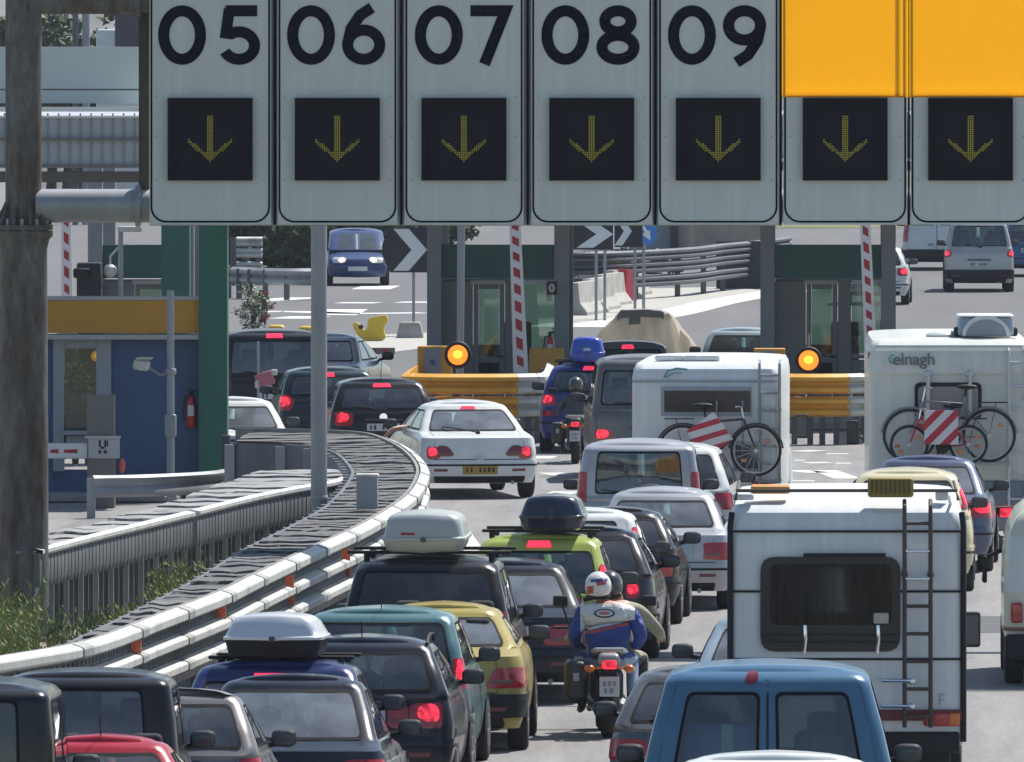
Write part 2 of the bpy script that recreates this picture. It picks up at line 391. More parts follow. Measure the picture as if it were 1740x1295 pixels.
def rpoly(pts, rq, rz, n=4, dens=3):
    """round the corners of an outline; rq, rz are the radii along the two coordinates"""
    P = [Vector(p) for p in pts]; out = []; N = len(P)
    for i in range(N):
        a, b, c = P[i-1], P[i], P[(i+1)%N]
        def step(v):
            L = math.sqrt((v.x/rq)**2+(v.y/rz)**2); return b+v*min(.5, 1/max(L, 1e-6))
        p0, p1 = step(a-b), step(c-b)
        for k in range(n+1):
            t = k/n; out.append(p0*(1-t)**2+b*2*t*(1-t)+p1*t*t)
        nx = P[(i+2) % N]
        d = P[(i+1)%N]; v = b-d; L = math.sqrt((v.x/rq)**2+(v.y/rz)**2); e = d+v*min(.5, 1/max(L, 1e-6))
        for k in range(1, dens): out.append(p1.lerp(e, k/dens))
    return [(p.x, p.y) for p in out]

WH = {}
def wheel(parent, loc, r, wd, side, rim=M_rim):
    key = (round(r, 3), round(wd, 3), side, rim.name)
    if key not in WH:
        a = MB(); h = wd/2
        a.lathe([(r*.62, -h), (r*.9, -h), (r*.97, -h*.85), (r, -h*.55), (r, -h*.2), (r*.985, -h*.18), (r*.985, -h*.1), (r, -h*.08), (r, h*.08), (r*.985, h*.1), (r*.985, h*.18), (r, h*.2), (r, h*.55), (r*.97, h*.85), (r*.9, h), (r*.62, h)], axis='x', n=28)
        b = MB(); x = side*h
        b.lathe([(r*.63, x*.95), (r*.6, x*.8), (r*.2, x*.88), (r*.08, x*.95)], axis='x', n=28)
        for k in range(6):
            an = k*math.pi/3; b.box((x*.93, math.cos(an)*r*.36, math.sin(an)*r*.36), (.02, r*.48, r*.12), rot=None if k == 0 else Matrix.Rotation(an, 3, 'X'))
        t = a.build('tyre', M_tyre); f = b.build('rim', rim); WH[key] = (t, f, [0])
    t, f, used = WH[key]
    e = bpy.data.objects.new('wheel', None); COL.objects.link(e); e.parent = parent; e.location = loc; e.empty_display_size = .2
    if not used[0]: t.parent = e; f.parent = e; used[0] = 1
    else: copyobj(t, e); copyobj(f, e)
def mirrors(t, surf, zb, y, hw, m, sides=(-1,1), sz=.86):
    for sx in sides:
        mb = MB(); c = Vector((sx*(hw+.13*sz), y, zb+.10)); mb.ell(c, (.125*sz, .07, .085*sz), e=.6, n=16, m=10)
        mb.cyl((sx*(hw-.06), y+.06, zb+.03), (sx*(hw+.07), y+.02, zb+.06), .025, n=8)
        o = mb.build('mirror', m, t)
        g = MB(); g.ell(c+Vector((0,-.064,0)), (.105*sz, .012, .066*sz), e=.6, n=16, m=8); g.build('mirror_glass', M_mirror, o)

def car_rows(w, h, L, zb, deck, rake, tum, cr, hood=1.05, wrake=.85, lip=.0, zs=.24, roofr=.10):
    hw = w/2; t = tum*hw; cr = cr*1.25
    k = [(zs, .93*hw, .12, L-.14, .16, .3, .05), (zs+.08, .965*hw, .04, L-.05, .16, .3, .08), (.42, hw*.985, .0, L, cr, .35, .11), (.54, hw, .0, L, cr, .35, .11),
         (.585, hw, .02, L-.02, cr, .35, .11), (.70, hw, .030, L-.10, cr, .4, .10), (zb-.13, hw*.985, .055+lip, L-.30, cr, .4, .09), (zb-.06, hw*.972, .075+lip, L-.58, cr, .45, .08), (zb-.03, hw*.962, .09+lip, L-.64, cr, .45, .08)]
    if deck > .2:
        k += [(zb-.030, hw*.955, .085, L-.80, cr, .45, .06), (zb-.018, hw*.945, .11, L-.9, cr, .45, .06), (zb+.012, hw*.93, .10+deck*.45, L-hood, cr*.8, .5, .05), (zb+.036, hw*.915, .10+deck*.92, L-hood, cr*.8, .5, .05), (zb+.05, hw*.885, .10+deck, L-hood-.03, .10, .2, .07)]
        y0 = .10+deck
    else:
        k += [(zb, hw*.965, .09+lip, L-.85, cr, .45, .06), (zb+.035, hw*.945, .11+lip+rake*.03, L-hood, .11, .2, .07)]; y0 = .10+lip
    zr = h-roofr
    zm = (zb+.04+zr)/2; ym = y0+rake*.44; fm = L-hood-wrake*.46; t = t*.95 if deck > .2 else t
    k += [(zm, ((hw*.885 if deck > .2 else hw*.935)+t)/2+.012, ym, fm, .10, .2, .07)]
    k += [(zr, t, y0+rake, L-hood-wrake, .09, .2, .07), (zr+.025, t-.012, y0+rake+.022, L-hood-wrake-.05, cr*.75, .3, .06), (zr+.048, t-.032, y0+rake+.05, L-hood-wrake-.11, cr*.7, .3, .06), (zr+.066, t-.066, y0+rake+.09, L-hood-wrake-.18, cr*.6, .3, .06), (zr+.078, t-.115, y0+rake+.15, L-hood-wrake-.25, .12, .3, .06)]
    return k

def car(name, label, cat, s, px, w, h, L, pm, head=0., zb=.93, deck=0., rake=.32, tum=.76, cr=.16, bumper=None, lights=None, lit=False, high=None, plate=None, plate_z=.72,
        wing=None, winz=None, winq=.99, glassm=None, rails=False, aerial=False, wiper=True, spare=False, mir=True, mirm=None, badge=False, group=None, hood=1.05, wrake=.85,
        wr=.30, wd=.20, gap=True, rim=M_rim, lip=0., roofr=.10, extra=None, exhaust=True, zg=None, split=False, side=True, intm=None, roofm=None):
    Y = F/s; X = (px-VX)/s; z0 = gz(Y)
    t = emptything(name, label, cat, (X, Y, z0), R(head), group or 'vehicles queueing for the toll booths', pitch=-math.atan(.022) if 58 < Y < 116 else 0.)
    hw = w/2; sf = Surf(car_rows(w, h, L, zb, deck, rake, tum, cr, hood, wrake, lip, roofr=roofr))
    gm = glassm or (M_glass_sheen if deck > .2 else M_glass); y0 = (.10+deck) if deck > .2 else .10
    wz0, wz1 = winz or (zb+.05, h-roofr-.005)
    wq = winq; e = .035
    holes = []
    if split: holes += [(-wq+e, -.12, wz0+e, wz1-e), (.12, wq-e, wz0+e, wz1-e)]
    else: holes.append((-wq+e, wq-e, wz0+e, wz1-e))
    sz0, sz1 = zb+.06, h-roofr-.012
    sidew = [(2.05, 2.30), (2.34, 2.60), (2.64, 2.90)] if (L > 4.05 and deck < .2) else [(2.07, 2.47), (2.52, 2.91)]
    if side:
        for a, b in sidew: holes += [(a+.015, b-.015, sz0+e, sz1-e), (-b+.015, -a-.015, sz0+e, sz1-e)]
    holes += [(4.12, 5.0, zb+.09, sz1-e), (-5.0, -4.12, zb+.09, sz1-e)]
    mb = MB(); sf.shell(mb, holes)
    if gap:
        zt = min(wz0-.02, zb-.02); k0 = len(mb.f)
        sf.grid(mb, -1.02, 1.02, .588, .598, .002, 10, 1, .004, 1)
        for sg in (1, -1): sf.grid(mb, sg*1.02-.006, sg*1.02+.006, .60, h-roofr-.02, .002, 1, 10, .004, 1)
        for sg in (1, -1):
            for qq in (2.27 if deck > .2 else 2.32, 2.61): sf.grid(mb, sg*qq-.002, sg*qq+.002, .30, zb+.02, .002, 1, 6, .004, 1)
        if split: sf.grid(mb, -.012, .012, .60, h-roofr+.02, .003, 1, 10, .004, 1)
    body = mb.build('body', [pm, M_seam], t, ang=32)
    def P(name, pts, off, m, parent=t, thick=.02, ring=None):
        b = MB(); sf.poly(b, pts, off, thick, ring=ring); return b.build(name, m, parent)
    def G(name, q0, q1, za, zc, off, m, parent=t, nq=10, nz=4, thick=None):
        b = MB(); sf.grid(b, q0, q1, za, zc, off, nq, nz, thick); return b.build(name, m, parent)
    # windows
    for (qa, qb) in ([(-wq, -.08), (.08, wq)] if split else [(-wq, wq)]):
        o = rpoly([(qa, wz0), (qb, wz0), (qb, wz1), (qa, wz1)], .085, .06)
        g = P('rear_window', o, .004, gm); P('window_seal', o, .006, M_seal, g, ring=(.030, .024))
    if side:
        for a, b in sidew:
            for sg in (1, -1):
                o = rpoly([(sg*a, sz0), (sg*b, sz0), (sg*b, sz1), (sg*a, sz1)], .03, .05)
                g = P('side_window', o, .003, gm if glassm else M_glass); P('window_seal', o, .005, M_seal, g, ring=(.012, .022))
    b = MB(); sf.grid(b, 4.06, 5.0, zb+.05, sz1, .003, 6, 4); sf.grid(b, -5.0, -4.06, zb+.05, sz1, .003, 6, 4); b.build('windscreen', M_glass, t)
    # inside
    b = MB(); zt = zb-.12; yb = .30
    b.box((0, L*.5, (zt+.3)/2), (w*.84, L*.72, zt-.3)); b.rbox((0, y0+.32 if deck > .2 else .42, zt+.02), (w*.8, .30, .05), .03)
    ys = y0+.75 if deck < .2 else y0+.55
    for xx in (-.36, 0, .36): b.rbox((xx*w/1.7, ys, zb+.02), (.40 if xx else .3, .15, .34), .06)
    for xx in (-.36, .36):
        b.rbox((xx*w/1.7, ys-.01, zb+.24), (.25, .10, .14), .05); yy = min(ys+1.0, L-hood-wrake-.25)
        b.rbox((xx*w/1.7, yy, zb+.06), (.46, .15, .50), .07); b.rbox((xx*w/1.7, yy-.01, zb+.36), (.26, .11, .17), .05); b.cyl((xx*w/1.7, yy, zb+.2), (xx*w/1.7, yy, zb+.32), .06, n=6)
    b.rbox((0, L-hood-.28, zb-.05), (w*.78, .4, .2), .08)
    b.build('interior', intm or M_int, t)
    # lamps
    for l in (lights or []):
        x0, x1, za, zc = l[0], l[1], l[2], l[3]; m = l[4] if len(l) > 4 and l[4] else (M_lit if lit else M_red)
        for sg in (1, -1):
            qb0, qb1 = sf.xq(x0, za), sf.xq(min(x1, hw*.999), za) if x1 <= hw else 2+(x1-hw)/L
            tp = l[5] if len(l) > 5 else 0.; bt = l[6] if len(l) > 6 else 0.
            qt0, qt1 = sf.xq(x0+tp, zc), sf.xq(min(x1, hw*.999), zc) if x1 <= hw else 2+(x1-hw)/L
            o = rpoly([(sg*qb0, za), (sg*qb1, za+bt), (sg*qt1, zc), (sg*qt0, zc)], .16, .055)
            lm = M_red if m is M_lit else m; g = P('tail_light', o, .012, lm)
            if m is M_lit:
                cq = (sg*(qb0+qb1)/2+sg*(qt0+qt1)/2)/2; cz = (za+zc)/2+.1*(zc-za); rq = abs(qb1-qb0)*.36; rz = (zc-za)*.36
                P('lit_bulb', [(cq+rq*math.copysign(abs(math.cos(a))**.8, math.cos(a)), cz+rz*math.copysign(abs(math.sin(a))**.8, math.sin(a))) for a in [2*math.pi*i/20 for i in range(20)]], .016, M_lit, g)
            elif m is M_red and abs(qb1-qb0) > .2: cz = za+.30*(zc-za); P('reverse_lamp', rpoly([(qb0+.10*(qb1-qb0), cz-.018), (qb0+.5*(qb1-qb0), cz-.018), (qb0+.5*(qb1-qb0), cz+.022), (qb0+.10*(qb1-qb0), cz+.022)], .03, .01), .0135, M_pinkl, g)
            P('lamp_bezel', o, .010, M_redd if m in (M_red, M_lit) else M_trim, g, ring=(.03, .012))
    if high: G('brake_light', -high[0], high[0], high[1], high[1]+high[2], .014 if len(high) < 4 else high[3], M_lith if lit or len(high) > 4 else M_redd, nq=6, nz=2)
    bm = bumper or pm
    G('bumper', -2.22, 2.22, .35, .575, .018, bm, nq=16, nz=4)
    G('valance', -1.0, 1.0, .25, .352, .010, M_black, nq=8, nz=2)
    if plate is None and plate_z > .6: plate = M_plate
    if plate is not None:
        pw = .26; b = MB(); sf.grid(b, sf.xq(-pw, plate_z), sf.xq(pw, plate_z), plate_z-.055, plate_z+.055, .022 if plate_z > .58 else .03, 4, 2)
        rr = random.Random(int(px))
        for k in range(7):
            if k == 2: continue
            xx = -.20+k*.066; b.box((xx, sf.P(0, plate_z).y-.024-(.008 if plate_z < .58 else 0), plate_z), (rr.uniform(.022, .04), .006, .07), 1)
        b.build('number_plate', [plate, M_mark], t)
    if wiper and not split:
        b = MB(); p0 = sf.P(.05, wz0-.03)+sf.N(.05, wz0-.03)*.02; p1 = sf.P(-.7, wz0+.05)+sf.N(-.7, wz0+.05)*.02; b.tube([p0, p0.lerp(p1, .5)+Vector((0,-.01,.01)), p1], .009, 6); b.ell(p0, (.035,.02,.03)); b.build('wiper', M_black, t)
    if badge:
        b = MB(); p = sf.P(0, plate_z+.16); b.lathe([(.062, -.016), (.062, -.008), (.05, .004)], (0, p.y-.004, p.z), 'y', 20); b.build('badge', M_chrome, t)
    if mir: mirrors(t, sf, zb, L-hood-.52, hw*.955, mirm or M_black)
    # wheels
    for yy in (.74, L-.80):
        for sg in (1, -1):
            b = MB(); q0 = 2+(yy-wr*1.15-.16)/(L-.6); q1 = 2+(yy+wr*1.15-.16)/(L-.6)
            c = MB(); n = 18; pts = [(hw+.004, yy+wr*1.16*math.cos(math.pi*i/n), wr+wr*1.16*math.sin(math.pi*i/n)) for i in range(n+1)]
            vs = [(sg*p[0], p[1], p[2]) for p in pts]+[(sg*p[0]-sg*.03, p[1], p[2]) for p in pts]
            c.add(vs+[(sg*(hw+.004), yy, wr*.75)], [(i, i+1, n+2+i, n+1+i)[::1] if False else (i, i+1, 2*n+2) for i in range(n)]); c.build('wheel_arch', M_black, t)
            wheel(t, (sg*(hw-wd/2+.014), yy, wr), wr, wd, sg, rim)
    if not split:
        zq = plate_z+.115; b = MB(); sf.grid(b, sf.xq(-.30, zq), sf.xq(.30, zq), zq-.018, zq+.018, .022, 6, 2); b.build('tailgate_handle', pm if plate_z < .6 else M_trim, t)
        for sg in (1,-1): b = MB(); sf.grid(b, sf.xq(sg*hw*.55,.44), sf.xq(sg*hw*.78,.44), .42, .455, .024, 3, 1); b.build('bumper_reflector', M_redd, t)
        b = MB(); sf.grid(b, -2.1, 2.1, .495, .525, .0215, 16, 1); b.build('bumper_strip', M_black, t)
    zt = h-.035
    if rails:
        for sg in (1, -1):
            b = MB(); xx = sg*(tum*hw-.05); ya, ybb = y0+rake+.15, L-hood-wrake-.25
            b.tube([(xx, ya, zt), (xx, ya+.12, zt+.055), (xx, (ya+ybb)/2, zt+.075), (xx, ybb-.12, zt+.06), (xx, ybb, zt)], .016, 8); b.build('roof_rail', M_black if rails == 1 else M_steel, t)
    if aerial:
        b = MB(); ya = y0+rake+.25; b.cyl((0, ya, h-.02), (-.0, ya-.16, h+.30 if aerial == 1 else h+.18), .006, .004, 6); b.ell((0, ya, h+.005), (.03,.05,.02)); b.build('aerial', M_black, t)
    if exhaust:
        b = MB(); b.cyl((hw*.55, -.02, .25), (hw*.55, .3, .27), .028, n=12); b.build('exhaust_pipe', M_steel, t)
    if extra: extra(t, sf, P, G, y0)
    CARS.append((label, X, Y, w, L, R(head)))
    return t, sf
CARS = []
def local(t, x, y, z):
    """point given in a vehicle's own frame, in the world"""
    m = Matrix.Translation(t.location) @ t.rotation_euler.to_matrix().to_4x4(); return m @ Vector((x, y, z))
def roof_box(label, t, x, y, z, w, L, h, m_top, m_bot, group='roof boxes carried on the cars', split=.45, taper=.82, nose=.5, sticker=None):
    p = local(t, x, y, z); o = emptything('roof_box', label, 'roof box', p, t.rotation_euler.z, group, t.rotation_euler.x)
    keys = lambda za, zb, ka, kb: [(za, w/2*ka*.94, .03, L-.12, .1, .25, .04), (za+.03, w/2*ka, 0, L, .1, .3, .04), (zb, w/2*kb, .0, L, .1, .3, .04)]
    a = Surf([(0, w*.42, .06, L-.25, .1, .25, .05), (h*.06, w*.46, .03, L-.15, .1, .3, .05), (h*split, w*.5, 0, L, .1, .35, .05)]); b = MB(); a.shell(b, crown=.003); b.build('box_base', m_bot, o)
    c = Surf([(h*split, w*.515, -.012, L+.01, .11, .35, .05), (h*(split+.06), w*.515, -.012, L+.01, .11, .35, .05), (h*(split+.09), w*.49, .01, L-.02, .1, .35, .05), (h*.80, w*.5*(taper+.06), .05, L-.25, .1, .35, .05), (h*.9, w*.5*taper, .08, L-.5, .1, .35, .05)]); b = MB(); c.shell(b, crown=h*.10); lid = b.build('box_lid', m_top, o)
    b = MB(); b.box((0, -.02, h*(split+.02)), (.05, .02, .05)); b.build('lock', M_trim, o)
    if sticker:
        b = MB(); c.grid(b, sticker[0], sticker[1], h*sticker[2], h*sticker[3], .003, 4, 2, .004); b.build('sticker', sticker[4], o)
    return o
def roof_bars(t, z, hw, ys, h=.10, m=M_black, over=.0):
    for y in ys:
        b = MB(); b.rbox((0, y, z+h), (2*(hw+over), .06, .035), .015)
        for sg in (1, -1): b.rbox((sg*(hw-.06), y, z+h/2), (.06, .08, h), .02)
        b.build('roof_bar', m, t)
# ---------------------------------------------------------------- the ground
M_asph = mat('worn asphalt', (.175,.169,.166), .85, bump=.25, bscale=30, col2=(.235,.228,.224), scale=.9, stretch=(1.6,.12,1))
nt_ = M_asph.node_tree; n_ = nt_.nodes; p_ = n_['Principled BSDF']; tcx = n_.new('ShaderNodeTexCoord')
def mul_noise(m, scale, stretch, lo, hi, a=.35, b=.65):
    n = m.node_tree.nodes; l = m.node_tree.links; p = n['Principled BSDF']; src = p.inputs['Base Color'].links[0].from_socket
    tc = n.new('ShaderNodeTexCoord'); mp = n.new('ShaderNodeMapping'); mp.inputs['Scale'].default_value = stretch; nz = n.new('ShaderNodeTexNoise'); nz.inputs['Scale'].default_value = scale; nz.inputs['Detail'].default_value = 8; nz.inputs['Roughness'].default_value = .7
    l.new(tc.outputs['Object'], mp.inputs[0]); l.new(mp.outputs[0], nz.inputs['Vector'])
    mr = n.new('ShaderNodeMapRange'); mr.inputs[1].default_value = a; mr.inputs[2].default_value = b; mr.inputs[3].default_value = lo; mr.inputs[4].default_value = hi; l.new(nz.outputs['Fac'], mr.inputs[0])
    mx = n.new('ShaderNodeVectorMath'); mx.operation = 'SCALE'; l.new(src, mx.inputs[0]); l.new(mr.outputs[0], mx.inputs[3]); l.new(mx.outputs[0], p.inputs['Base Color'])
mul_noise(M_asph, 14, (1,.35,1), .86, 1.1)
mul_noise(M_asph, 2.2, (.5,.05,1), .80, 1.06, .38, .55)
M_earth = mat('dry earth and grass', (.12,.115,.05), .95, col2=(.20,.18,.10), scale=.25, var=.1)
M_grav = mat('pale gravel', (.30,.29,.26), .95, col2=(.46,.45,.41), scale=9, bump=.6, bscale=20)
M_paint = mat('worn white road paint', (.42,.42,.40), .7, col2=(.66,.66,.63), scale=5)
M_conc = mat('weathered concrete', (.27,.265,.24), .9, col2=(.42,.41,.375), scale=2.5, bump=.3, bscale=25)
M_kerb = mat('kerb stone', (.26,.255,.24), .9, var=.25, scale=3)
def sheet(name, xs, ys, dz, m, fx=None):
    mb = MB(); vs = []; K = len(xs)
    for y in ys: vs += [((fx(x, y) if fx else x), y, gz(y)+dz) for x in xs]
    mb.add(vs, [(j*K+i, j*K+i+1, (j+1)*K+i+1, (j+1)*K+i) for j in range(len(ys)-1) for i in range(K-1)])
    return tag(mb.build(name, m, smooth=False), kind='structure')
sheet('ground', [-2500,-60,-12,14,60,2500], [-60,58,118,160,250,500,1000,4500], 0., M_earth)
sheet('far_road', [-60,-8,0,40], [247,300,360,440,560], .006, mat('dark far asphalt', (.085,.085,.088), .85, col2=(.125,.124,.126), scale=.5, stretch=(.6,.06,1)))
TAR = ((-5.6,-2.2,107,107.12),(-5,-2,131.5,131.7),(-3.2,-1.6,136,136.1),(.9,3.2,139,139.25),(-2.4,-.8,116,116.15),(-3.2,-1.1,146,146.2),(1.2,3.4,152,156),(-4.6,-2.6,176,178))
sheet('road', [-16,-8,0,14], [30,58,90,118,160,200,260,330,420,520], .004, M_asph, lambda x, y: x-(0 if y < 190 else 14*min(1,(y-190)/60)) if x == -16 else x)
def patch(name, pts, dz, m, kind='structure'):
    mb = MB(); mb.add([(x, y, gz(y)+dz) for x, y in pts], [tuple(range(len(pts)))]); return tag(mb.build(name, m, smooth=False), kind=kind)
patch('verge', [(-16,60),(-8.6,118),(-7.75,139),(-6.35,149),(-5.75,165),(-5.75,172),(-6.4,175),(-7.9,158),(-8.7,150.5),(-10.2,147),(-16,136)], .008, mat('weedy verge', (.11,.105,.06), .95, col2=(.24,.22,.15), scale=1.2))
M_tar = mat('tar repair', (.07,.07,.072), .8, var=.25, scale=2)
for xa, xb, ya, yb in TAR: patch('tar_seam', [(xa,ya),(xb,ya+.2),(xb,yb+.2),(xa,yb)], .0075, M_tar)
def paintline(name, pix, wd, dz=.008):
    P = [at(x, y) for x, y in pix]; P = catmull(P, 6) if len(P) > 2 else P; mb = MB()
    sweep(mb, P, [(-wd/2, dz), (wd/2, dz)]); return tag(mb.build(name, M_paint, smooth=False), kind='structure')
for a in ([(1352,768),(1392,766)], [(1350,783),(1368,783)], [(1404,772),(1442,772)], [(1380,786),(1398,788)], [(1352,800),(1392,804)], [(1400,800),(1440,814)], [(1340,818),(1384,818)], [(1404,828),(1426,838)], [(1420,788),(1446,788)], [(935,804),(958,808)], [(916,780),(926,776)], [(944,842),(962,836)]):
    paintline('road_marking', a, .42 if len(a) == 2 else .3)
paintline('road_marking', [(965,556),(1040,545),(1110,533),(1180,516),(1240,505),(1292,497),(1330,493)], 2.0)
patch('gravel', [tuple(at(x, y))[:2] for x, y in ((965,552),(1110,530),(1180,513),(1295,494),(1240,488),(1050,492),(965,520))], .012, M_grav)
patch('gravel', [tuple(at(x, y))[:2] for x, y in ((540,598),(660,600),(725,592),(725,566),(640,570),(545,574))], .012, M_grav)
for a in ([(440,512),(520,506)], [(490,542),(528,538)], [(570,536),(590,526)], [(600,516),(618,514)], [(450,530),(500,530),(600,533),(720,532)], [(440,470),(476,462)], [(630,492),(648,486)], [(700,515),(720,513)]):
    paintline('road_marking', a, 1.0)
patch('road_marking', [tuple(at(x, y))[:2] for x, y in ((779,898),(800,905),(826,942),(790,945))], .008, M_paint)
M_far = mat('far field grass', (.10,.12,.04), .95, col2=(.17,.17,.07), scale=.4)
sheet('grass_bank', [-2,30,80], [425,440,600], .02, M_far)

# ---------------------------------------------------------------- the lane sign gantry
M_rust = mat('rusty painted steel', (.060,.031,.014), .75, col2=(.135,.135,.132), scale=2.2, stretch=(1.6,1.6,.35), bump=.2, thr=(.36,.60))
mul_noise(M_rust, 9, (1,1,.5), .65, 1.25)
M_pole = mat('galvanised pole', (.27,.29,.31), .5, metal=.3, var=.12, scale=4, stretch=(1,1,.3))
YG = 150.; sg_ = F/YG
def gx(px): return (px-VX)/sg_
def gzz(py): return HC-(py-VY)/sg_
g = emptything('gantry', 'rusty round steel gantry post and tubular arms that carry the lane number signs', 'gantry', (gx(40), YG, 0))
b = MB(); b.lathe([(.36,0),(.36,.05),(.292,.06),(.285,2.4),(.275,4.55),(.30,4.66),(.34,4.70),(.34,4.76),(.22,4.765)], n=32); b.build('post', M_rust, g)
b = MB(); b.cyl((0,0,4.765), (0,0,8.3), .21, n=28); b.lathe([(.34,4.77),(.34,4.83),(.215,4.835)], n=32)
for k in range(10):
    a = k*math.pi/5; rot = Matrix.Rotation(a, 3, 'Z')
    b.add([rot @ Vector(v) for v in ((.205,-.012,4.835),(.33,-.012,4.835),(.205,-.012,5.12),(.205,.012,4.835),(.33,.012,4.835),(.205,.012,5.12))], [(0,1,2),(3,5,4),(0,3,4,1),(1,4,5,2),(0,2,5,3)])
b.build('upper_post', M_rust, g)
b = MB()
for k in range(10):
    a = (k+.5)*math.pi/5; b.cyl((.285*math.cos(a), .285*math.sin(a), 4.74), (.285*math.cos(a), .285*math.sin(a), 4.90), .022, n=6)
b.build('flange_bolts', M_steel, g)
b = MB(); b.lathe([(.36,0),(.36,.05),(.292,.06),(.275,4.5),(.22,4.8),(.21,5.3)], (16.4,0,0), n=32); b.build('far_post', M_rust, g)
for z, r in ((5.05,.195),(7.42,.15)):
    b = MB(); b.cyl((.15,0,z), (16.5 if z < 6 else gx(1330)-gx(40),0,z), r, n=28); b.lathe([(r+.05, -.03),(r+.05,.03)], (1.33,0,z), 'x', 28); b.build('arm', M_pole if z < 6 else M_rust, g)
for x in (gx(245)-gx(40), 5.2):
    b = MB(); b.box((x, 0, 6.24), (.12, .12, 2.1)); b.build('upright', mat('dark rusty frame', (.05,.04,.035), .8, var=.3), g)
b = MB(); b.box(((gx(256)+gx(1328))/2-gx(40), -.20, (gzz(383)+8.0)/2), (gx(1328)-gx(256), .03, 8.0-gzz(383))); b.build('backing_board', mat('pale backing board', (.40,.44,.43), .6, var=.06, scale=1.), g)
M_board = mat('grey white sign face', (.56,.60,.58), .5, var=.035, scale=2.)
mul_noise(M_board, 2.5, (3,1,.12), .92, 1.03)
M_ink = mat('sign lettering black', (.004,.005,.012), .9, spec=.05)
M_disp = mat('display housing', (.006,.006,.011), .8, spec=.15, var=.2, scale=3)
M_disp2 = mat('display screen', (.007,.007,.014), .7, spec=.15)
M_led = mat('yellow display dots', (.30,.27,.02), .6, emit=(.9,.8,.03), es=.03)
M_orange = mat('orange cover sheet', (.93,.42,.004), .6, var=.04, scale=1.5)
n_ = M_orange.node_tree.nodes; l_ = M_orange.node_tree.links; tl = n_.new('ShaderNodeBsdfTranslucent'); tl.inputs[0].default_value = (.93,.40,.003,1); ms = n_.new('ShaderNodeMixShader'); ms.inputs[0].default_value = .58   # thin sheeting that lets daylight through
l_.new(n_['Principled BSDF'].outputs[0], ms.inputs[1]); l_.new(tl.outputs[0], ms.inputs[2]); l_.new(ms.outputs[0], n_['Material Output'].inputs[0])
edges = [(257,463),(474,677),(689,891),(904,1109),(1119,1323),(1331,1541),(1547,1750)]
names = ['05','06','07','08','09',None,None]
labels = ['lane sign numbered 05, beside the gantry post', 'lane sign numbered 06 over the road', 'lane sign numbered 07 over the road', 'lane sign numbered 08 over the road', 'lane sign numbered 09, next to the orange covered signs',
          'lane sign under an orange cover, right beside the sign numbered 09', 'lane sign under an orange cover at the right edge of the photo']
for a_, c_ in zip(edges, edges[1:]):
    b = MB(); b.box(((gx(a_[1])+gx(c_[0]))/2-gx(40), -.225, (gzz(383)+8.0)/2), (.026, .03, 7.98-gzz(383))); b.build('gap_strip', M_ink, g)
